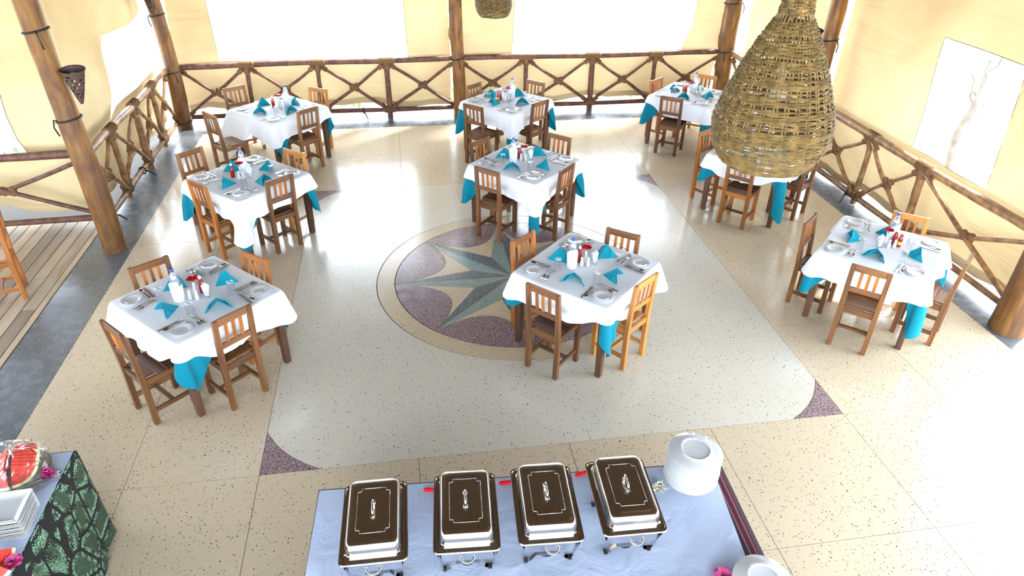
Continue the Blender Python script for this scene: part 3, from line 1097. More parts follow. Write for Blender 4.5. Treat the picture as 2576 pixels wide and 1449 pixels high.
def chair_meshes():
    hx = CW / 2 - CS / 2
    s = CS / 2
    me = {}
    b = lambda c, sz: MB().box(c, sz)
    for sg, nm in ((-1, 'L'), (1, 'R')):
        x = sg * hx
        m = MB()
        q = lambda y, z, w=s, dp=s: [(x - w, y - dp, z), (x + w, y - dp, z), (x + w, y + dp, z), (x - w, y + dp, z)]
        m.rings([q(-0.185, 0), q(-0.185, 0.47), q(-0.197, 0.66, s * .95, s * .9), q(-0.222, 0.955, s * .9, s * .72)])
        me['back' + nm] = m.mesh('back_post', 'wood_brown_2', bevel=0.003)
        me['front' + nm] = b((x, 0.165, 0.233), (CS, CS, 0.466)).mesh('leg', 'wood_brown_2', bevel=0.003)
        me['side' + nm] = b((x, -0.01, 0.135), (0.022, 0.31, 0.036)).mesh('stretcher', 'wood_brown_1')
        me['apr' + nm] = b((x, -0.01, 0.437), (0.024, 0.31, 0.056)).mesh('seat_rail', 'wood_brown_1')
    w = hx * 2 - CS
    me['cross'] = b((0, 0.0, 0.135), (hx * 2 - 0.022, 0.034, 0.026)).mesh('stretcher', 'wood_brown_0')
    me['aprB'] = b((0, -0.185, 0.44), (w, 0.026, 0.06)).mesh('seat_rail', 'wood_brown_0')
    me['aprF'] = b((0, 0.165, 0.437), (w, 0.026, 0.056)).mesh('seat_rail', 'wood_brown_0')
    rx = Matrix.Rotation(R(-4.8), 3, 'X')
    me['top'] = MB().box((0, -0.2165, 0.922), (w + 0.004, 0.024, 0.066), rx).mesh('top_rail', 'wood_brown_0', bevel=0.003)
    me['low'] = MB().box((0, -0.1995, 0.682), (w + 0.004, 0.022, 0.05), rx).mesh('lower_back_rail', 'wood_brown_0', bevel=0.003)
    r3 = Matrix.Rotation(R(4.8), 3, 'X')
    for k in range(3):
        me['slat%d' % k] = MB().box(((k - 1) * w / 4, -0.208, 0.80), (0.028, 0.013, 0.20), r3).mesh('slat', 'wood_brown_2')
    for k in range(4):
        y0 = -0.162 + k * 0.0895
        me['plank%d' % k] = b((0, y0 + 0.0435, 0.475), (CW + (0.004 if k else -2 * CS + 0.004), 0.0865, 0.018)).mesh('seat_plank', 'wood_brown_0', bevel=0.003)
    return me


CM = chair_meshes()


def chair(label, top, rail_deg, tone, tone2=None, group=None):
    """top: where the middle of the top rail stands (x, y); rail_deg: direction of the rail with the sitter's right at its end"""
    rz = R(rail_deg)
    c = Vector((top[0], top[1], 0)) - Matrix.Rotation(rz, 3, 'Z') @ Vector((0, -0.218, 0))
    t = thing('dining_chair', label, 'chair', c, rz, group)
    for k, me in CM.items():
        o = link(me.name.split('.')[0], me, t)
        src = me.materials[0].name.split('_')
        tn = tone2 if (tone2 and (k.startswith('plank') or k in ('cross', 'low'))) else tone
        if k.startswith('slat'):
            tn = 'orange' if tone != 'tan' else 'tan'
        set_mat(o, 'wood_%s_%s' % (tn, src[2]))
    return t


CH = [  # table, side, top rail middle, rail direction, tone, plank tone
    ('T1', 'near left', (-3.53, -1.88), -47, 'brown', 'dark'), ('T1', 'near right', (-2.64, -1.80), 43, 'brown', 'brown'),
    ('T1', 'far left', (-3.53, -0.85), 216, 'brown', None), ('T1', 'far right', (-2.60, -0.84), 140, 'orange', None),
    ('T2', 'near left', (-0.03, -1.78), -46, 'brown', 'dark'), ('T2', 'near right', (0.92, -1.75), 38, 'golden', 'golden'),
    ('T2', 'far left', (-0.04, -0.80), 220, 'orange', None), ('T2', 'far right', (0.98, -0.83), 142, 'brown', None),
    ('T3', 'near left', (3.07, -1.85), -42, 'brown', 'brown'), ('T3', 'near right', (4.12, -1.80), 41, 'brown', 'tan'),
    ('T3', 'far left', (3.04, -0.80), 221, 'brown', 'dark'), ('T3', 'far right', (4.17, -0.86), 139, 'golden', None),
    ('T4', 'near left', (-3.48, 0.92), -45, 'orange', 'brown'), ('T4', 'near right', (-2.59, 0.97), 40, 'brown', 'dark'),
    ('T4', 'far left', (-3.79, 1.96), 225, 'tan', None), ('T4', 'far right', (-2.51, 1.80), 143, 'golden', None),
    ('T5', 'near left', (-3.83, 3.37), -50, 'tan', None), ('T5', 'near right', (-2.49, 3.45), 40, 'tan', 'brown'),
    ('T5', 'far left', (-3.72, 4.68), 213, 'tan', None), ('T5', 'far right', (-2.42, 4.47), 147, 'golden', None),
    ('T6', 'near left', (-0.18, 0.92), -42, 'brown', 'brown'), ('T6', 'near right', (0.79, 0.88), 48, 'brown', 'brown'),
    ('T6', 'far left', (-0.15, 1.90), 218, 'brown', None), ('T6', 'far right', (0.93, 1.96), 137, 'brown', None),
    ('T7', 'near left', (-0.08, 3.33), -43, 'brown', 'brown'), ('T7', 'near right', (0.95, 3.41), 36, 'brown', 'tan'),
    ('T7', 'far left', (0.05, 4.42), 222, 'tan', None), ('T7', 'far right', (1.08, 4.49), 135, 'tan', None),
    ('T8', 'near left', (3.04, 3.40), -38, 'brown', 'dark'), ('T8', 'near right', (4.12, 3.46), 44, 'orange', 'golden'),
    ('T8', 'far left', (3.13, 4.39), 217, 'orange', None), ('T8', 'far right', (4.07, 4.52), 143, 'golden', None),
    ('T9', 'near left', (3.04, 0.86), -46, 'orange', 'dark'), ('T9', 'near right', (4.12, 1.00), 37, 'brown', 'brown'),
    ('T9', 'far left', (3.01, 1.92), 212, 'orange', None)]
TONE_WORD = {'brown': 'brown', 'orange': 'orange-brown', 'golden': 'honey-coloured', 'dark': 'dark', 'tan': 'pale brown'}
for key, side, top, deg, tone, t2 in CH:
    chair('%s slatted chair, %s side of the %s' % (TONE_WORD[tone], side, TB[key][3]), top, deg, tone, t2, 'wooden slat-back dining chairs')
chair('orange-brown slatted chair standing on the wooden deck, cut by the frame edge', (-5.33, 0.40), 112, 'orange', None, 'wooden slat-back dining chairs')


# ------------------------------------------------------------------ what stands on the tables (one of each kind first)
FAR = Vector((0, 0, -50))
PROTO = {}


def proto(name, cat, fn):
    t = thing(name, 'x', cat)
    fn(t)
    PROTO[name] = [t, False]


def place(name, label, loc, rz=0.0, group=None, scale=None):
    t, used = PROTO[name]
    if used:
        return dup(t, label, loc, rz, group, scale)
    PROTO[name][1] = True
    t['label'] = label
    t.location = loc
    t.rotation_euler = (0, 0, rz)
    if scale:
        t.scale = (scale,) * 3
    if group:
        t['group'] = group
    return t


def p_plate(t):
    MB().lathe([(0.0, 0.004), (0.045, 0.004), (0.052, 0.006), (0.062, 0.011), (0.088, 0.017), (0.090, 0.0165), (0.086, 0.012), (0.062, 0.005), (0.05, 0.0), (0.0, 0.0)], 36).build('dish', 'china', t, smooth=True, angle=70)


def p_napkin(t):
    m = MB()
    apex, back, lf, rg = Vector((0, -0.02, 0.102)), Vector((0, 0.095, 0.004)), Vector((-0.105, -0.05, 0)), Vector((0.105, -0.05, 0))
    fr = Vector((0, -0.05, 0.07))
    for w, sg in ((lf, -1), (rg, 1)):
        ins = Vector((-sg * 0.007, 0, -0.006))
        # outer wing, slightly bowed, then its inner layer
        mid = (apex + w) / 2 + Vector((sg * 0.012, 0.012, 0.006))
        base = (w + back) / 2 + Vector((sg * 0.01, 0.0, 0.002))
        b = len(m.v)
        m.v += [apex, back, w, mid, base]
        m.f += [[b, b + 1, b + 4, b + 3], [b + 3, b + 4, b + 2]]
        m.v += [p + ins for p in (apex, back, w, mid, base)]
        m.f += [[b + 5, b + 8, b + 9, b + 6], [b + 8, b + 7, b + 9]]
        m.f += [[b, b + 3, b + 8, b + 5], [b + 3, b + 2, b + 7, b + 8], [b + 2, b + 4, b + 9, b + 7], [b + 4, b + 1, b + 6, b + 9]]
    m.build('folded_cloth', 'napkin_blue', t, recalc=True)
    m = MB()      # the second, inner fold seen in the mouth of the tent
    for sg in (-1, 1):
        b = len(m.v)
        m.v += [apex + Vector((0, -0.004, -0.014)), Vector((0, 0.075, 0.006)), Vector((sg * 0.082, -0.048, 0.002)), Vector((sg * 0.043, -0.03, 0.05))]
        m.f += [[b, b + 1, b + 2, b + 3]]
    m.build('inner_fold', 'napkin_blue', t)


def p_glass(t):
    MB().lathe([(0.036, 0.0), (0.0375, 0.002), (0.0365, 0.01), (0.030, 0.115), (0.029, 0.122), (0.0, 0.123)], 24).build('wall', 'tumbler_glass', t, smooth=True)
    MB().lathe([(0.0, 0.106), (0.025, 0.108), (0.0285, 0.118), (0.0285, 0.1215), (0.022, 0.1225), (0.02, 0.1175), (0.0, 0.117)], 24).build('thick_foot', 'tumbler_glass', t, smooth=True)
    MB().lathe([(0.0362, 0.0), (0.0382, 0.0012), (0.0362, 0.0035), (0.0355, 0.0015), (0.0362, 0.0)], 24).build('rim', 'tumbler_glass', t, smooth=True)


def flat_strip(pts, wid, th, z):
    """handle-like strip: centre line pts (y), widths, heights"""
    rg = []
    for y, w, zz in zip(pts, wid, z):
        rg.append([(-w, y, zz), (w, y, zz), (w, y, zz + th), (-w, y, zz + th)])
    return rg


def p_fork(t):
    MB().rings(flat_strip([-0.10, -0.09, -0.03, 0.02, 0.035, 0.048], [0.006, 0.0075, 0.0045, 0.0035, 0.010, 0.0115], 0.0022, [0.002, 0.002, 0.005, 0.008, 0.005, 0.003])).build('handle', 'steel', t)
    for k in range(4):
        x = -0.0096 + k * 0.0064
        MB().rings([[(x - 0.0018, y, z), (x + 0.0018, y, z), (x + 0.0018, y, z + 0.002), (x - 0.0018, y, z + 0.002)] for y, z in ((0.046, 0.003), (0.075, 0.0015), (0.098, 0.006))]).build('tine', 'steel', t)


def p_knife(t):
    MB().rings(flat_strip([-0.11, -0.10, -0.03, 0.005], [0.006, 0.0085, 0.0065, 0.005], 0.006, [0.001, 0.001, 0.001, 0.001])).build('handle', 'steel', t)
    MB().rings(flat_strip([0.004, 0.03, 0.085, 0.108, 0.115], [0.006, 0.0095, 0.0095, 0.006, 0.002], 0.002, [0.002, 0.002, 0.002, 0.002, 0.002])).build('blade', 'steel', t)


def p_spoon(t):
    MB().rings(flat_strip([-0.10, -0.09, -0.03, 0.02, 0.042], [0.006, 0.0075, 0.0045, 0.0035, 0.005], 0.0022, [0.002, 0.002, 0.005, 0.009, 0.006])).build('handle', 'steel', t)
    m = MB()
    rg = []
    for q, z in ((1.0, 0.007), (0.97, 0.0085), (0.85, 0.005), (0.5, 0.0022), (0.05, 0.0015)):
        rg.append([(0.0195 * q * math.cos(a), 0.067 + 0.030 * q * math.sin(a), z) for a in [2 * math.pi * k / 18 for k in range(18)]])
    m.rings(rg, False, True).build('bowl', 'steel', t, smooth=True)


def p_bottle(t):
    MB().lathe([(0.0, 0.002), (0.034, 0.0), (0.04, 0.006), (0.041, 0.06), (0.039, 0.085), (0.041, 0.11), (0.041, 0.2), (0.036, 0.235), (0.018, 0.277), (0.013, 0.285), (0.013, 0.297)], 24).build('bottle_body', 'bottle_plastic', t, smooth=True)
    MB().lathe([(0.0155, 0.293), (0.0165, 0.295), (0.0165, 0.315), (0.0145, 0.318), (0.0, 0.318)], 18).build('cap', 'cap_blue', t, smooth=True, angle=50)
    m = MB()      # paper napkin wrapped round the lower half, its lapped edge rising to a point
    n = 40
    rg = []
    for q in range(7):
        row = []
        for k in range(n + 1):
            a = R(-60) + 2 * math.pi * 1.08 * k / n
            hgt = 0.165 + 0.05 * math.cos(a + 1.2) - (0.05 * max(0, 1 - abs((a - R(-20)) / 0.7)))
            rr = 0.0475 + 0.002 * k / n + 0.005 * q / 6
            row.append((rr * math.cos(a), rr * math.sin(a), 0.0015 + hgt * q / 6))
        rg.append(row)
    b = 0
    for row in rg:
        m.v += [Vector(p) for p in row]
    for i in range(6):
        for k in range(n):
            m.f.append([i * (n + 1) + k, i * (n + 1) + k + 1, (i + 1) * (n + 1) + k + 1, (i + 1) * (n + 1) + k])
    m.build('napkin_wrap', 'paper_white', t, smooth=True)


def petals(t, n, ln, wd, z, mat, tilt=0.35, ruffle=0.006, name='petal', nested=1):
    for ring in range(nested):
        s = 1 - 0.3 * ring
        for k in range(n):
            a = 2 * math.pi * (k + 0.5 * ring) / n
            m = MB()
            rows = []
            for i, (u, w) in enumerate(((0.05, 0.15), (0.35, 0.7), (0.7, 1.0), (1.0, 0.55))):
                row = []
                for j in range(5):
                    v = (j / 4 - 0.5) * 2
                    x, y = u * ln * s, v * w * wd * s
                    zz = z + ring * 0.006 + math.sin(u * 1.6) * ln * tilt * (1 + ring) + ruffle * math.sin(v * 5 + u * 4 + k)
                    row.append(Vector((x * math.cos(a) - y * math.sin(a), x * math.sin(a) + y * math.cos(a), zz)))
                rows.append(row)
            for r_ in rows:
                m.v += r_
            for i in range(3):
                for j in range(4):
                    m.f.append([i * 5 + j, i * 5 + j + 1, (i + 1) * 5 + j + 1, (i + 1) * 5 + j])
            m.build(name, mat, t, smooth=True)


def p_vase(t, mat='petal_red'):
    MB().lathe([(0.0, 0.0), (0.022, 0.0), (0.027, 0.012), (0.026, 0.045), (0.013, 0.085), (0.011, 0.115), (0.014, 0.128), (0.012, 0.127), (0.009, 0.115)], 20).build('vase', 'china', t, smooth=True)
    f = MB().tube([(0, 0, 0.05), (0.002, 0, 0.12), (0.004, -0.004, 0.155)], 0.003, 6).build('flower_stem', 'stem_green', t)
    petals(t, 5, 0.05, 0.026, 0.15, mat, 0.3, nested=2 if mat == 'petal_pink' else 1)
    MB().tube([(0.004, -0.004, 0.152), (0.008, -0.012, 0.185), (0.014, -0.02, 0.205)], [0.003, 0.002, 0.003], 6).build('stamen', mat, t)


def p_shaker(t):
    MB().lathe([(0.0, 0.0), (0.017, 0.0), (0.0185, 0.006), (0.017, 0.045), (0.011, 0.068), (0.0105, 0.075), (0.0125, 0.079), (0.0125, 0.088), (0.008, 0.096), (0.0, 0.097)], 18).build('shaker_body', 'china', t, smooth=True)
    for k in range(3):
        a = 2.1 * k
        MB().lathe([(0.0012, 0.0), (0.0012, 0.0012), (0.0, 0.0012)], 6, (0.004 * math.cos(a), 0.004 * math.sin(a), 0.0958)).build('pour_hole', 'black_plastic', t)


def p_ketchup(t):
    MB().lathe([(0.0, 0.0), (0.023, 0.0), (0.025, 0.005), (0.025, 0.075), (0.020, 0.105), (0.012, 0.135), (0.011, 0.15)], 18).build('bottle_body', 'sauce_red', t, smooth=True)
    MB().lathe([(0.0125, 0.148), (0.0135, 0.15), (0.0135, 0.172), (0.0, 0.173)], 16).build('cap', 'label_white', t, smooth=True, angle=50)


def p_chili(t):
    MB().lathe([(0.0, 0.0), (0.021, 0.0), (0.022, 0.005), (0.022, 0.085), (0.015, 0.105), (0.011, 0.115)], 18).build('bottle_body', 'sauce_red', t, smooth=True)
    MB().lathe([(0.0225, 0.022), (0.0226, 0.06)], 18).build('paper_label', 'label_yellow', t, smooth=True)
    MB().lathe([(0.0145, 0.112), (0.016, 0.115), (0.016, 0.138), (0.0, 0.14)], 16).build('cap', 'cap_red', t, smooth=True, angle=50)


def p_napkin_glass(t):
    MB().lathe([(0.0, 0.004), (0.026, 0.004), (0.027, 0.0), (0.03, 0.03), (0.034, 0.085), (0.0335, 0.0855)], 20).build('glass', 'tumbler_glass', t, smooth=True)
    for k in range(5):
        a = 0.5 + k * 1.25
        m = MB()
        c, s = math.cos(a), math.sin(a)
        pts = [(-0.018, 0.006, 0.01), (0.018, 0.006, 0.01), (0.030, 0.022, 0.11), (0.0, 0.018, 0.135 + 0.01 * (k % 2)), (-0.026, 0.014, 0.105)]
        m.hexa([(x * c - y * s, x * s + y * c, z) for x, y, z in pts], [(x * c - (y - 0.005) * s, x * s + (y - 0.005) * c, z) for x, y, z in pts])
        m.build('paper_napkin', 'paper_white', t)


proto('side_plate', 'plate', p_plate)
proto('folded_napkin', 'napkin', p_napkin)
proto('glass_tumbler', 'glass', p_glass)
proto('fork', 'fork', p_fork)
proto('knife', 'knife', p_knife)
proto('spoon', 'spoon', p_spoon)
proto('water_bottle', 'bottle', p_bottle)
proto('flower_vase', 'vase', p_vase)
proto('pink_flower_vase', 'vase', lambda t: p_vase(t, 'petal_pink'))
proto('table_shaker', 'shaker', p_shaker)
proto('ketchup_bottle', 'bottle', p_ketchup)
proto('chili_sauce_bottle', 'bottle', p_chili)
proto('napkin_glass', 'napkin holder', p_napkin_glass)

# one place setting in the frame of a table side: guest at -v, table centre at the origin, u to the guest's right
PLACES = ('near left', 'near right', 'far right', 'far left')   # guests round the turned table
CORNER = ('left', 'near', 'right', 'far')
for ti, (key, (tx, ty, turn, where)) in enumerate(TB.items()):
    rnd = random.Random(100 + ti)
    for k, place_name in enumerate(PLACES):
        # guest direction in the world: near left = (-,-), near right = (+,-), far right = (+,+), far left = (-,+)
        gd = (-135, -45, 45, 135)[k] + turn
        g = Vector((math.cos(R(gd)), math.sin(R(gd)), 0))
        rgt = Vector((-g.y, g.x, 0))       # along the edge, to the next corner counter-clockwise
        rz = R(gd + 90)

        def at(u, v):
            p = Vector((tx, ty, ZI)) + g * v + rgt * u
            return (p.x + rnd.uniform(-0.008, 0.008), p.y + rnd.uniform(-0.008, 0.008), ZI)
        if key == 'T5' and place_name == 'near left':
            pass
        place('side_plate', 'white side plate at the %s corner of the %s' % (CORNER[k], where), at(-0.375, 0.375), 0, 'side plates')
        place('folded_napkin', 'turquoise tent-folded napkin, %s place, %s' % (place_name, where), at(rnd.uniform(-0.03, 0.03), 0.30), rz + rnd.uniform(-0.7, 0.7), 'folded turquoise napkins', 1.12)
        place('glass_tumbler', 'upturned clear tumbler, %s place, %s' % (place_name, where), at(0.22, 0.20), 0, 'upturned tumblers')
        a = rnd.uniform(-0.12, 0.12)
        for j, (nm, u) in enumerate((('knife', 0.225), ('spoon', 0.262))):
            place(nm, 'steel %s, %s place, %s' % (nm, place_name, where), at(u, 0.385), rz + math.pi + a + rnd.uniform(-0.08, 0.08), 'place setting cutlery')
        a = rnd.uniform(-0.15, 0.15)
        for j, u in enumerate((-0.235, -0.20)):
            place('fork', '%s steel fork, %s place, %s' % (('outer', 'inner')[j], place_name, where), at(u, 0.35), rz + math.pi + a + rnd.uniform(-0.08, 0.08), 'place setting cutlery')

    def mid(dx, dy):
        return (tx + dx, ty + dy, ZI)
    lay = {'T1': ((-0.13, -0.05), (-0.04, -0.045), (0.02, -0.06), (0.045, 0.05), (-0.01, 0.03)),
           'T3': ((0.14, 0.11), (0.02, -0.035), (0.08, -0.04), (0.12, 0.03), (0.04, 0.05)),
           'T4': ((-0.05, 0.12), (-0.08, -0.06), (-0.03, -0.065), (-0.16, -0.005), (-0.07, 0.025)),
           'T5': ((0.13, 0.10), (0.05, 0.01), (0.10, 0.0), (-0.07, 0.05), (0.02, 0.08))}
    lay = lay.get(key, ((-0.15, 0.02), (-0.05, 0.03), (0.008, 0.02), (-0.055, 0.11), (0.005, 0.10)))
    if key in ('T7', 'T8'):
        lay = ((0.10, 0.11), (0.03, -0.02), (0.08, -0.025), (-0.09, 0.02), (0.03, 0.07))
    place('water_bottle', 'blue-capped water bottle wrapped in a paper napkin on the ' + where, mid(*lay[0]), rnd.uniform(-0.4, 0.4), 'water bottles')
    for j in (1, 2):
        place('table_shaker', '%s white shaker of the pair on the %s' % (('left', 'right')[j - 1], where), mid(*lay[j]), 0, 'salt and pepper shakers')
    place('ketchup_bottle', 'red ketchup bottle with white cap on the ' + where, mid(*lay[3]), 0, 'sauce bottles')
    if key in ('T7', 'T8', 'T3'):
        place('chili_sauce_bottle', 'small chili sauce bottle with red cap on the ' + where, mid(lay[3][0] + (-0.055 if key != 'T3' else 0.03), lay[3][1] - 0.045), 0, 'sauce bottles')
    if key in ('T7', 'T8'):
        place('pink_flower_vase', 'white vase with a pink flower on the ' + where, mid(*lay[4]), 0, 'flower vases')
    else:
        place('flower_vase', 'white vase with a red flower on the ' + where, mid(*lay[4]), rnd.uniform(0, 6), 'flower vases')
    place('napkin_glass', 'glass stuffed with white paper napkins on the ' + where, mid(lay[2][0] + 0.075 * (1 if key not in ('T3', 'T7') else -1.9), lay[2][1] + 0.035), rnd.uniform(0, 6), 'napkin glasses')


# ------------------------------------------------------------------ wicker lamps and dark wall baskets
def wicker_lamp(label, loc, cord_top, seed, k=1.0):
    rnd = random.Random(seed)
    t = thing('wicker_lamp', label, 'lamp', loc, 0, 'wicker pendant lamps')
    prof = [(-0.215, 0.205), (-0.19, 0.23), (-0.14, 0.258), (-0.07, 0.277), (0.0, 0.28), (0.06, 0.266), (0.11, 0.248), (0.18, 0.222), (0.25, 0.195), (0.32, 0.162), (0.38, 0.135), (0.43, 0.105), (0.47, 0.083), (0.50, 0.071), (0.55, 0.064), (0.66, 0.062), (0.80, 0.062), (0.92, 0.06)]

    def rad(z):
        for (z0, r0), (z1, r1) in zip(prof[:-1], prof[1:]):
            if z <= z1:
                return r0 + (r1 - r0) * max(0, (z - z0)) / (z1 - z0)
        return prof[-1][1]
    m = MB()
    nrib = 30
    for i in range(nrib):
        a0 = 2 * math.pi * i / nrib
        for side in (-1, 1):
            pts = []
            z = -0.21
            while z < 0.9:
                rr = rad(z) - 0.001
                a = a0 + side * 0.0075 / max(rr, 0.06) + 0.01 * math.sin(z * 9 + i)
                pts.append((rr * math.cos(a), rr * math.sin(a), z))
                z += 0.03
            m.tube(pts, 0.0042, 4)
    tag(m.build('cane_ribs', 'cane', t), kind='stuff')
    m = MB()
    z = -0.215
    j = 0
    zs = []
    while z < 0.90:
        zs.append(z)
        if z < -0.03:
            step = 0.0092
        elif z < 0.44:
            ph = (z + 0.03) % 0.072
            step = 0.0070 if ph < 0.048 else 0.018
        elif z < 0.475:
            step = 0.04 if 0.455 < z else 0.0095
        else:
            step = 0.0092
        z += step * rnd.uniform(0.9, 1.12)
    for j, z in enumerate(zs):
        n = 150
        pts = []
        tilt, p1 = rnd.uniform(-0.006, 0.006), rnd.uniform(0, 6.28)
        for q in range(n):
            a = 2 * math.pi * q / n
            zz = z + tilt * math.sin(a + p1) + 0.0025 * math.sin(5 * a + p1 * 2)
            rr = rad(zz) + 0.003 + 0.0026 * math.sin(nrib / 2 * a + (j % 2) * math.pi)
            pts.append((rr * math.cos(a), rr * math.sin(a), zz))
        m.loop_tube(pts, 0.0045 * rnd.uniform(0.85, 1.15), 4)
    tag(m.build('woven_strands', 'cane', t), kind='stuff')
    MB().lathe([(0.0, 0.10), (0.032, 0.10), (0.04, 0.11), (0.042, 0.17), (0.036, 0.185), (0.0, 0.186)], 20).build('bulb', 'bulb_white', t, smooth=True)
    MB().lathe([(0.0, 0.186), (0.018, 0.186), (0.02, 0.25), (0.014, 0.275), (0.0, 0.28)], 16).build('lamp_holder', 'bulb_white', t, smooth=True)
    MB().tube([(0, 0, 0.27), (0.004, 0, 0.6), (0, 0, cord_top)], 0.005, 6).build('cord', 'black_plastic', t)
    b = MB()
    pts = [(0.062 * math.cos(x), 0.062 * math.sin(x), 0.47 + 0.09 * (x + 2.4)) for x in [-2.4 + 0.3 * i for i in range(9)]]
    b.tube(pts, 0.009, 5).build('cane_binding', 'rail_pale', t)
    return t


LAMP = Vector((0.643, -3.71, 3.106))
LAMP2 = Vector((0.376, 4.426, 2.207))
wicker_lamp('large pear-shaped wicker lamp hanging in the foreground', tuple(LAMP), 5.9 - LAMP.z, 1)
wicker_lamp('small-looking wicker lamp cut by the top edge, before the far window', tuple(LAMP2), 4.7 - LAMP2.z, 2)


def wall_basket(label, x, y, z, face, h=0.34, r_=0.085):
    """half-cone basket of dark openwork tied to a post, wide end up"""
    t = thing('wall_basket', label, 'basket', (x, y, z), face, 'dark cone baskets on the posts')
    rnd = random.Random(int(abs(x * 100 + y)))
    n, k = 30, 20
    m = MB()
    for i in range(k + 1):
        f = i / k
        rr = 0.012 + r_ * f ** 0.85
        for j in range(n):
            a = 2 * math.pi * j / n
            m.v.append(Vector((rr * math.cos(a), rr * math.sin(a) * 0.8 - 0.02 * (1 - f), -h + h * f + (0.02 * math.sin(a) if i == k else 0))))
    for i in range(k):
        for j in range(n):
            hole = ((i + 2 * (j // 2)) % 4 == 0 and 3 < i < k - 3 and rnd.random() < 0.7)
            if not hole:
                m.f.append([i * n + j, i * n + (j + 1) % n, (i + 1) * n + (j + 1) % n, (i + 1) * n + j])
    m.build('openwork_cone', 'cane_dark', t, recalc=False)
    MB().loop_tube([(r_ * 1.0 * math.cos(2 * math.pi * j / n) * 1.13, r_ * 1.13 * 0.8 * math.sin(2 * math.pi * j / n), 0.02 * math.sin(2 * math.pi * j / n)) for j in range(n)], 0.007, 5).build('rim_band', 'cane_dark', t)
    return t


wall_basket('dark openwork cone basket on the post at the deck edge', P_LEFT[0] + 0.19, P_LEFT[1] - 0.04, 2.16, 0, 0.36, 0.11)
wall_basket('dark openwork cone basket on the far deck-side corner post', P_CORNER_L[0] - 0.02, P_CORNER_L[1] - 0.21, 2.35, 0, 0.42, 0.10)
wall_basket('dark openwork cone basket on the far middle post', P_CENTRE[0], P_CENTRE[1] - 0.20, 2.32, 0, 0.30, 0.09)
wall_basket('dark openwork cone basket on the knotty far corner post', P_CORNER_R[0] - 0.06, P_CORNER_R[1] - 0.25, 2.28, 0, 0.32, 0.11)
wall_basket('dark openwork cone basket beside the half hidden post', P_RIGHT[0] - 0.25, P_RIGHT[1] + 0.0, 2.08, 0, 0.42, 0.10)


# ------------------------------------------------------------------ buffet with the chafing dishes
def rrect(w, h, r_, z, n=5, c=(0, 0)):
    out = []
    for k, (sx, sy) in enumerate(((1, 1), (-1, 1), (-1, -1), (1, -1))):
        for j in range(n + 1):
            a = R(90 * k + 90 * j / n)
            out.append((c[0] + sx * (w / 2 - r_) + r_ * math.cos(a), c[1] + sy * (h / 2 - r_) + r_ * math.sin(a), z))
    return out


def skirt(w, d, z, drop, flare, seed, name, mat):
    rnd = random.Random(seed)
    per = []
    nx, ny = int(w / 0.04), int(d / 0.04)
    for i in range(nx):
        per.append((-w / 2 + w * i / nx, -d / 2, 0, -1))
    for i in range(ny):
        per.append((w / 2, -d / 2 + d * i / ny, 1, 0))
    for i in range(nx):
        per.append((w / 2 - w * i / nx, d / 2, 0, 1))
    for i in range(ny):
        per.append((-w / 2, d / 2 - d * i / ny, -1, 0))
    ph = rnd.uniform(0, 6)
    rg = [[(p[0] * q, p[1] * q, z) for p in per] for q in (0.5, 0.97)]
    rg.append([(p[0], p[1], z - 0.003) for p in per])
    for i in range(1, 11):
        t = i / 10
        row = []
        for j, p in enumerate(per):
            s = p[0] if p[2] == 0 else p[1]
            o = 0.006 + flare * t + 0.035 * t * (math.sin(s * 9 + ph) * 0.6 + math.sin(s * 17 + ph * 2) * 0.4)
            row.append((p[0] + p[2] * o, p[1] + p[3] * o, z - 0.003 - drop * t))
        rg.append(row)
    return MB().rings(rg, True, False).build(name, mat, None, smooth=True)


def wrinkled_top(name, mat, outline, z, label, div=0.05, amp=0.003, seed=0, edge=0.012, drop=0.02):
    """white top cloth on a quadrilateral outline (4 corners, local), slightly rumpled, its rim turned down"""
    rnd = random.Random(seed)
    ph = [rnd.uniform(0, 6.28) for _ in range(6)]
    a, b, c_, d = [Vector(p) for p in outline]
    n = max(6, int((b - a).length / div))
    k = max(6, int((d - a).length / div))
    m = MB()
    for i in range(k + 1):
        for j in range(n + 1):
            u, v = j / n, i / k
            p = (a * (1 - u) + b * u) * (1 - v) + (d * (1 - u) + c_ * u) * v
            zz = z + amp * (math.sin(p.x * 13 + p.y * 7 + ph[0]) + math.sin(p.x * 5 - p.y * 19 + ph[1]) + 0.6 * math.sin(p.x * 31 + p.y * 23 + ph[2]) + 0.5 * math.sin(p.x * 47 - p.y * 37 + ph[3])) + amp * 2.6
            if i in (0, k) or j in (0, n):
                zz = z + 0.0006
            m.v.append(Vector((p.x, p.y, zz)))
    for i in range(k):
        for j in range(n):
            m.f.append([i * (n + 1) + j, i * (n + 1) + j + 1, (i + 1) * (n + 1) + j + 1, (i + 1) * (n + 1) + j])
    o = m.build(name, mat, None, smooth=True, recalc=False)
    return tag(o, label, 'tablecloth')


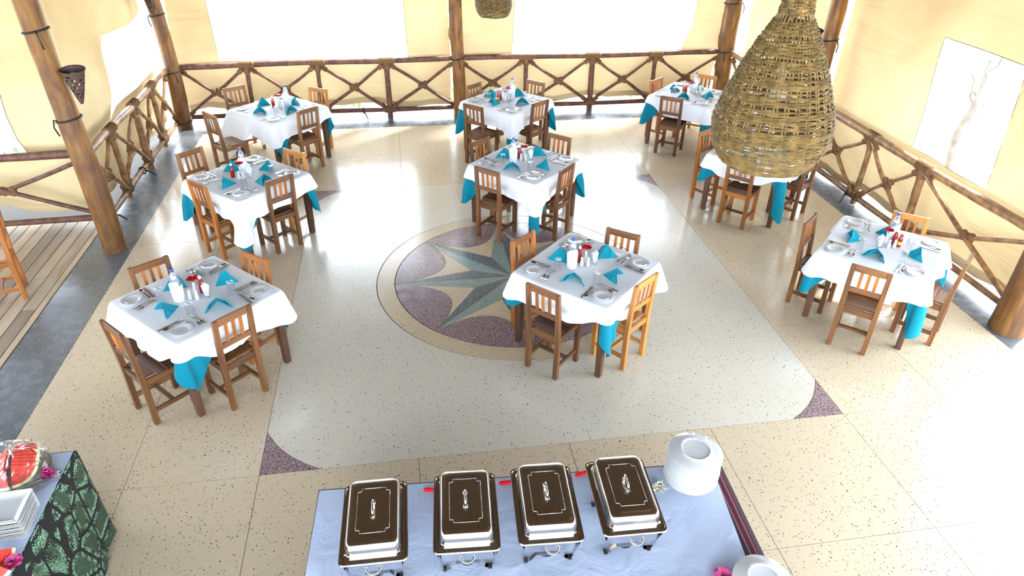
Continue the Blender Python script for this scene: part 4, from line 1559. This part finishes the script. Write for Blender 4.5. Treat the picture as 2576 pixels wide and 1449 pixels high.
cloth_mat('buffet_white', (0.42, 0.485, 0.64), wrinkle=0.55, wscale=6.0)
BX, BY, BR = -0.565, -4.42, R(-3.0)
BW, BD = 2.60, 1.42
bt = thing('buffet_table', 'long buffet table carrying the chafing dishes', 'table', (BX, BY, 0), BR)
MB().box((0, 0, 0.775), (BW - 0.02, BD - 0.02, 0.036)).build('tabletop', 'wood_dark_0', bt)
for sx in (-1, 1):
    for sy in (-1, 1):
        MB().box((sx * (BW / 2 - 0.09), sy * (BD / 2 - 0.09), 0.3785), (0.06, 0.06, 0.757)).build('leg', 'wood_dark_2', bt)
o = skirt(BW, BD, 0.799, 0.72, 0.03, 3, 'border_cloth', 'red_border_cloth')
o.location, o.rotation_euler = (BX, BY, 0), (0, 0, BR)
tag(o, 'black cloth with a dark red woven border hanging over the buffet table', 'tablecloth')
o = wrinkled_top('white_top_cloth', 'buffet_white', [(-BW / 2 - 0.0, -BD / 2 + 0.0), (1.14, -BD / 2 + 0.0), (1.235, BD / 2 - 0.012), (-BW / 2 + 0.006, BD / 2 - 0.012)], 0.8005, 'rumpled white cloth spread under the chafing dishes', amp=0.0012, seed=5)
o.location, o.rotation_euler = (BX, BY, 0), (0, 0, BR)
ZB = 0.805


def chafing_dish(label, x, y, rz):
    t = thing('chafing_dish', label, 'chafing dish', (x, y, ZB), rz, 'steel chafing dishes on the buffet')
    W_, D_ = 0.355, 0.535
    H = 0.265
    # water pan with rolled rim
    MB().rings([rrect(0.30, 0.48, 0.04, H - 0.10), rrect(0.315, 0.495, 0.05, H - 0.02), rrect(0.325, 0.505, 0.05, H - 0.004)], True, False).build('water_pan', 'chrome', t, smooth=True, angle=40)
    rim = MB().rings([rrect(0.30, 0.48, 0.035, H - 0.006), rrect(W_, D_, 0.03, H - 0.006), rrect(W_ + 0.006, D_ + 0.006, 0.032, H - 0.001), rrect(W_, D_, 0.03, H + 0.006), rrect(W_ - 0.014, D_ - 0.014, 0.028, H + 0.006), rrect(W_ - 0.018, D_ - 0.018, 0.028, H + 0.002), rrect(0.295, 0.470, 0.035, H + 0.002)], False, False).build('rim', 'brushed_steel', t, smooth=True, angle=35)
    lid = MB().rings([rrect(0.304, 0.478, 0.036, H + 0.003), rrect(0.304, 0.478, 0.036, H + 0.010), rrect(0.292, 0.466, 0.040, H + 0.014), rrect(0.288, 0.460, 0.040, H + 0.05), rrect(0.282, 0.452, 0.040, H + 0.075), rrect(0.270, 0.440, 0.038, H + 0.089), rrect(0.256, 0.426, 0.034, H + 0.095), rrect(0.20, 0.36, 0.03, H + 0.0975)], False, True).build('lid', 'brushed_steel', t, smooth=True, angle=60)
    # pressed line with notched corners
    a, b, q = 0.088, 0.150, 0.022
    pts = []
    for (sx, sy) in ((1, 1), (-1, 1), (-1, -1), (1, -1)):
        c1, c2 = (sx * a, sy * (b - q)), (sx * (a - q), sy * b)
        seq = [c1, (sx * (a - q * 0.9), sy * (b - q * 0.9)), c2]
        if sx * sy < 0:
            seq.reverse()
        pts += seq
    full = []
    for i in range(len(pts)):
        p, n = pts[i], pts[(i + 1) % len(pts)]
        for k in range(4):
            full.append((p[0] + (n[0] - p[0]) * k / 4, p[1] + (n[1] - p[1]) * k / 4, H + 0.0968))
    MB().loop_tube(full, 0.0018, 6).build('pressed_line', 'brushed_steel', lid, smooth=True)
    z = H + 0.0975
    MB().tube([(0, -0.045, z), (0, -0.043, z + 0.03), (0, -0.03, z + 0.038), (0, 0.03, z + 0.038), (0, 0.043, z + 0.03), (0, 0.045, z)], 0.0062, 8).build('lid_handle', 'chrome', lid, smooth=True)
    for sy in (-1, 1):
        MB().box((0, sy * 0.048, z + 0.002), (0.022, 0.022, 0.004)).build('handle_plate', 'chrome', lid, bevel=0.001)
        # ring handle at each short end
        pts = [(0.036 * math.cos(a), sy * (D_ / 2 + 0.004 + 0.034 * math.sin(a)), H - 0.018 - 0.02 * math.sin(a)) for a in [math.pi * k / 14 for k in range(15)]]
        MB().tube(pts, 0.006, 8).build('ring_handle', 'chrome', t, smooth=True)
        # folding stand: two legs joined by a stepped bar with the fuel holder
        pts = [(-0.168, sy * 0.235, H - 0.008), (-0.128, sy * 0.17, 0.006), (-0.10, sy * 0.165, 0.006), (-0.066, sy * 0.16, 0.045), (0.066, sy * 0.16, 0.045), (0.10, sy * 0.165, 0.006), (0.128, sy * 0.17, 0.006), (0.168, sy * 0.235, H - 0.008)]
        for nm, i0, i1 in (('leg', 0, 2), ('fuel_bar', 2, 6), ('leg', 5, 8)):
            seg = pts[i0:i1 + (0 if nm == 'leg' and i0 == 0 else 0)] if nm == 'leg' else pts[i0 - 1:i1 + 1]
            rg = []
            for p in seg:
                rg.append([(p[0], p[1] - 0.013, p[2] - 0.002), (p[0], p[1] + 0.013, p[2] - 0.002), (p[0] + 0.001, p[1] + 0.013, p[2] + 0.003), (p[0] + 0.001, p[1] - 0.013, p[2] + 0.003)])
            MB().rings(rg).build(nm, 'chrome', t)
        for sx in (-1, 1):
            MB().box((sx * 0.126, sy * 0.17, 0.006), (0.02, 0.03, 0.012)).build('foot', 'black_plastic', t)
        MB().lathe([(0.0, 0.0), (0.04, 0.0), (0.043, 0.004), (0.043, 0.045), (0.04, 0.047), (0.03, 0.04), (0.0, 0.04)], 20, (0, sy * 0.118, 0.002)).build('fuel_cup', 'black_plastic', t, smooth=True, angle=50)
    for sx in (-1, 1):
        MB().box((sx * 0.155, 0, H - 0.05), (0.004, 0.42, 0.05)).build('side_bar', 'chrome', t)
    return t


for lb, x, y, rz in (('first chafing dish from the deck side, at the corner of the white cloth', -1.452, -4.165, -1.5),
                     ('second chafing dish from the deck side, between two closed lids', -0.951, -4.17, -4.0),
                     ('third chafing dish from the deck side, between two closed lids', -0.498, -4.18, -3.5),
                     ('fourth chafing dish, beside the tall plate stack', -0.038, -4.19, -2.5)):
    chafing_dish(lb, x, y, R(rz))

# plates turned upside down
ORD = ['topmost', 'second', 'third', 'fourth', 'fifth', 'sixth', 'seventh', 'eighth', 'ninth', 'tenth', 'eleventh', 'twelfth', 'thirteenth', 'fourteenth', 'fifteenth', 'sixteenth', 'seventeenth', 'eighteenth', 'nineteenth', 'twentieth', 'twenty-first', 'twenty-second', 'twenty-third', 'twenty-fourth', 'twenty-fifth']
pm = MB().lathe([(0.0, 0.0185), (0.082, 0.0185), (0.086, 0.0195), (0.088, 0.0245), (0.092, 0.0245), (0.095, 0.0185), (0.105, 0.0165), (0.128, 0.008), (0.166, 0.003), (0.169, 0.001), (0.166, 0.0), (0.128, 0.0045), (0.104, 0.0125), (0.09, 0.0145), (0.0, 0.0145)], 48).mesh('dinner_plate', 'china', smooth=True)


def plate_stack(x, y, n, z0, pitch, who, seed, scale=1.0):
    rnd = random.Random(seed)
    for i in range(n):
        o = link('dinner_plate', pm)
        f = 1.0 + 0.05 * math.sin(math.pi * i / max(1, n - 1)) if n > 5 else 1.0
        o.location = (x + rnd.uniform(-0.004, 0.004), y + rnd.uniform(-0.004, 0.004), z0 + i * pitch)
        o.scale = (scale, scale, 1)
        k = n - 1 - i
        lab = 'upturned white dinner plate, topmost of ' if k == 0 else 'upturned white dinner plate, %s from the top of ' % ORD[k]
        tag(o, lab + who, 'plate', 'upturned plates in ' + who)


plate_stack(0.528, -3.872, 23, ZB, 0.0097, 'the tall stack beside the dishes', 1)
plate_stack(0.598, -4.712, 12, ZB, 0.0088, 'the stack cut by the bottom edge', 2, 0.93)
plate_stack(0.185, -4.815, 6, ZB, 0.0088, 'the barely visible stack at the bottom', 3, 0.9)


def loose_flower(name, label, loc, mat, n, ln, wd, nested, extra=None, rz=0.0, rx=0.0):
    t = thing(name, label, 'flower', loc, rz)
    petals(t, n, ln, wd, 0.004, mat, 0.32, 0.005, nested=nested)
    if extra:
        MB().tube([(0, 0, 0.01), (0.012, 0.01, 0.035), (0.03, 0.025, 0.05)], [0.004, 0.003, 0.002], 6).build('stamen', extra, t)
    return t


loose_flower('white_flower', 'white flower lying between the fourth chafing dish and the plates', (0.285, -3.955, ZB), 'petal_white', 6, 0.042, 0.02, 3, 'petal_white')
loose_flower('pink_flower', 'pink flower lying beside the cropped plate stack', (0.43, -4.615, ZB), 'petal_pink', 5, 0.06, 0.034, 2, 'petal_red', 1.0)
for i, (x, y, lb) in enumerate(((-1.145, -3.762, 'first and second'), (-0.672, -3.77, 'second and third'), (-0.178, -3.765, 'third and fourth'))):
    t = thing('red_bud', 'closed red flower bud between the %s chafing dishes' % lb, 'flower', (x + 0.02, y, ZB + 0.012), R(-8 + 10 * i), 'red buds on the buffet')
    MB().lathe([(0.0, -0.055), (0.010, -0.052), (0.0145, -0.03), (0.012, 0.0), (0.0135, 0.03), (0.009, 0.05), (0.0, 0.055)], 10).build('bud', 'petal_red', t, smooth=True).rotation_euler = (0, R(90), 0)
    MB().tube([(0.05, 0, 0.0), (0.07, 0.004, -0.004)], 0.004, 6).build('calyx', 'stem_green', t)

# ------------------------------------------------------------------ fruit table at the deck side
LX, LY, LW, LD = -3.93, -4.15, 1.0, 2.15
lt = thing('fruit_table', 'buffet table carrying cut watermelon and square plates', 'table', (LX, LY, 0))
MB().box((0, 0, 0.775), (LW - 0.02, LD - 0.02, 0.036)).build('tabletop', 'wood_dark_0', lt)
for sx in (-1, 1):
    for sy in (-1, 1):
        MB().box((sx * (LW / 2 - 0.09), sy * (LD / 2 - 0.09), 0.3785), (0.06, 0.06, 0.757)).build('leg', 'wood_dark_2', lt)
o = skirt(LW, LD, 0.799, 0.77, 0.05, 8, 'printed_cloth', 'green_print_cloth')
o.location = (LX, LY, 0)
tag(o, 'black cloth printed with green ovals hanging over the fruit table', 'tablecloth')
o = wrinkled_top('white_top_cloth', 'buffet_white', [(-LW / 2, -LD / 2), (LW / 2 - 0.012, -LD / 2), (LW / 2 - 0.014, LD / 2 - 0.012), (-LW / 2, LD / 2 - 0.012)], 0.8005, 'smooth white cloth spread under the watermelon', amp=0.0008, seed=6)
o.location = (LX, LY, 0)


def slice_meshes():
    n = 14
    a0, a1 = R(52), R(128)
    th = 0.013
    def sector(r0, r1, name, mat):
        m = MB()
        an = [a0 + (a1 - a0) * i / n for i in range(n + 1)]
        outer = [(r1 * math.cos(a), r1 * math.sin(a)) for a in an]
        inner = [(r0 * math.cos(a), r0 * math.sin(a)) for a in an][::-1] if r0 > 0 else [(0, 0)]
        lp = outer + inner
        return m.slab([lp], -th / 2, th / 2).mesh(name, mat)
    sd = MB()
    rnd = random.Random(4)
    for k in range(12):
        a, r_ = rnd.uniform(R(62), R(118)), rnd.uniform(0.07, 0.105)
        sd.lathe([(0.0025, th / 2 - 0.001), (0.0015, th / 2 + 0.0012), (0.0, th / 2 + 0.0015)], 5, (r_ * math.cos(a), r_ * math.sin(a), 0))
    return sector(0, 0.128, 'flesh', 'flesh_red'), sector(0.128, 0.145, 'rind', 'rind'), sd.mesh('seeds', 'seed')


SL = slice_meshes()


def melon_slice(label, loc, direction, tip, roll, group):
    """apex up: the slice leans back so that its rind rests below; direction = heading of the rind side"""
    t = thing('watermelon_slice', label, 'watermelon', loc, 0, group)
    for me in SL:
        link(me.name.split('.')[0], me, t)['kind'] = 'stuff' if me.name.startswith('seeds') else 'thing'
    t.rotation_euler = Matrix.Rotation(R(direction - 90), 3, 'Z').to_4x4().to_euler()
    m = Matrix.Rotation(R(direction - 90), 3, 'Z') @ Matrix.Rotation(R(tip), 3, 'X') @ Matrix.Rotation(R(roll), 3, 'Y')
    t.rotation_euler = m.to_euler()
    return t


tr = thing('fruit_tray', 'oval tray under the film-wrapped watermelon', 'tray', (-3.725, -3.205, ZB), R(-15))
m = MB()
ov = lambda q, z: [(0.20 * q * math.cos(a), 0.165 * q * math.sin(a), z) for a in [2 * math.pi * k / 40 for k in range(40)]]
m.rings([ov(0.05, 0.003), ov(0.85, 0.003), ov(1.0, 0.014), ov(1.0, 0.011), ov(0.86, 0.0), ov(0.05, 0.0)], True, True).build('tray_body', 'wood_tan_0', tr, smooth=True, angle=40)
zt = ZB + 0.02
for i in range(9):
    f = i / 8
    melon_slice('watermelon slice with rind towards the table edge, %s from the front of its fan' % ('first', 'second', 'third', 'fourth', 'fifth', 'sixth', 'seventh', 'eighth', 'ninth')[i],
                (-3.70 - 0.03 * f, -3.285 + 0.155 * f, zt + 0.098 + 0.022 * math.sin(f * 2.6)), -28 + 38 * f, -42 - 6 * f, 20 - 10 * f, 'watermelon slices under film')
for i in range(6):
    f = i / 5
    melon_slice('watermelon slice with rind towards the frame edge, %s from the front of its fan' % ('first', 'second', 'third', 'fourth', 'fifth', 'sixth')[i],
                (-3.735 - 0.02 * f, -3.30 + 0.14 * f, zt + 0.10 + 0.015 * f), 240 - 70 * f, -48, -12, 'watermelon slices under film')
m = MB()
rg = []
rnd = random.Random(9)
for i in range(13):
    f = i / 12
    z = 0.165 * math.sin(f * math.pi / 2) ** 0.9
    q = math.cos(f * math.pi / 2) ** 0.62
    rg.append([(0.205 * q * math.cos(a) * (1 + rnd.uniform(-0.05, 0.05)), 0.175 * q * math.sin(a) * (1 + rnd.uniform(-0.05, 0.05)), 0.004 + z * (1 + 0.12 * math.cos(2 * a + 0.6)) + rnd.uniform(-0.004, 0.008) * (1 - f * 0.5)) for a in [2 * math.pi * k / 48 for k in range(48)]])
o = m.rings(rg, False, True).build('cling_film', 'cling_film', None, smooth=False)
o.location, o.rotation_euler = (-3.725, -3.205, ZB), (0, 0, R(-15))
tag(o, 'crumpled clear film wrapped over the watermelon tray', 'cling film')
for i, (dx, dy, dr) in enumerate(((0.0, 0.0, -60), (-0.03, 0.05, -10), (-0.05, -0.04, 200))):
    melon_slice('watermelon slice beside the cropped pink flower, %s of three' % ('first', 'second', 'third')[i], (-3.545 + dx, -3.985 + dy, ZB + 0.105), dr, -45, 10, 'watermelon slices at the frame corner')
loose_flower('pink_flower', 'pink flower beside the film-wrapped watermelon', (-3.52, -3.285, ZB), 'petal_pink', 6, 0.042, 0.024, 3)
loose_flower('pink_flower', 'pink flower beside the watermelon at the frame corner', (-3.455, -3.945, ZB), 'petal_pink', 5, 0.05, 0.03, 2)
tg = thing('serving_tongs', 'steel serving tongs lying between watermelon and square plates', 'tongs', (-3.455, -3.30, ZB + 0.004))
hinge = Vector((0, 0.01, 0.008))
MB().tube([hinge + Vector((-0.02, 0.0, 0)), hinge + Vector((0.006, 0.012, 0)), hinge + Vector((0.004, -0.012, 0)), hinge + Vector((-0.012, -0.02, 0))], 0.008, 6).build('spring_end', 'steel', tg, smooth=True)
for e in ((-0.235, -0.10), (-0.125, -0.125)):
    e = Vector((e[0], e[1], 0.0))
    dr = (e - hinge).normalized()
    sd = Vector((-dr.y, dr.x, 0)) * 0.008
    rg = []
    for f in (0.02, 0.5, 0.8, 1.0):
        p = hinge + (e - hinge) * f
        w = sd * (1.0 if f < 0.7 else 1.5)
        rg.append([p - w, p + w, p + w + Vector((0, 0, 0.003)), p - w + Vector((0, 0, 0.003))])
    MB().rings(rg).build('arm', 'steel', tg)
sq = MB().rings([rrect(0.15, 0.15, 0.02, 0.0), rrect(0.19, 0.19, 0.02, 0.004), rrect(0.245, 0.245, 0.012, 0.024), rrect(0.25, 0.25, 0.014, 0.026), rrect(0.246, 0.246, 0.012, 0.0275), rrect(0.19, 0.19, 0.02, 0.008), rrect(0.15, 0.15, 0.02, 0.004)], True, True).mesh('square_plate', 'china', smooth=True)
sq.set_sharp_from_angle(angle=R(40))
for i in range(13):
    o = link('square_plate', sq)
    o.location = (-3.577 + random.uniform(-0.002, 0.002), -3.672 + random.uniform(-0.002, 0.002), ZB + i * 0.0112)
    o.rotation_euler = (0, 0, R(4 + random.uniform(-1, 1)))
    k = 12 - i
    tag(o, 'square white plate, ' + ('topmost of the stack beside the tongs' if k == 0 else '%s from the top of the stack beside the tongs' % ORD[k]), 'plate', 'square plates beside the tongs')

# ------------------------------------------------------------------ outside: undergrowth below the canvas, trees beyond the window
m = MB()
rnd = random.Random(21)
for x0, x1, y0, y1, cnt in ((-4.6, 4.8, 6.5, 9.0, 900), (-9.0, -5.6, 3.0, 5.0, 260)):
    for i in range(cnt):
        x, y = rnd.uniform(x0, x1), rnd.uniform(y0, y1)
        a, l_, w = rnd.uniform(0, 6.28), rnd.uniform(0.12, 0.34), rnd.uniform(0.012, 0.035)
        d = Vector((math.cos(a), math.sin(a), 0))
        s = Vector((-d.y, d.x, 0)) * w
        p = Vector((x, y, -0.14))
        q = p + d * l_ * 0.3 + Vector((0, 0, l_ * 0.7))
        e = p + d * l_ * 0.8 + Vector((0, 0, l_ * 0.6))
        b = len(m.v)
        m.v += [p, q - s, e, q + s]
        m.f.append([b, b + 1, b + 2, b + 3])
tag(m.build('undergrowth', 'leaf', None, recalc=False), 'green leaves growing outside below the canvas hem', 'plants', kind='stuff')
for i, (x, y, r_, h) in enumerate(((7.05, 1.95, 0.075, 1.9), (7.4, 1.30, 0.03, 1.2))):
    t = thing('tree', ('thick grey tree trunk seen through the square window', 'thin grey stem beside the trunk seen through the square window')[i], 'tree', (x, y, -0.14))
    m = MB()
    pole(m, (0, 0, 0), (0.10, 0.08, h), r_, r_ * 0.5, random.Random(i), 10, 10, 0.06).build('trunk', 'bark_grey', t, smooth=True)
    for k in range(5):
        a = k * 1.3 + i
        m = MB()
        z = h * (0.55 + 0.09 * k)
        p = Vector((0.10 * z / h, 0.08 * z / h, z))
        pole(m, p, p + Vector((math.cos(a) * 0.18, math.sin(a) * 0.18, 0.3)), r_ * 0.3, r_ * 0.1, random.Random(k), 6, 5, 0.04).build('branch', 'bark_grey', t, smooth=True)
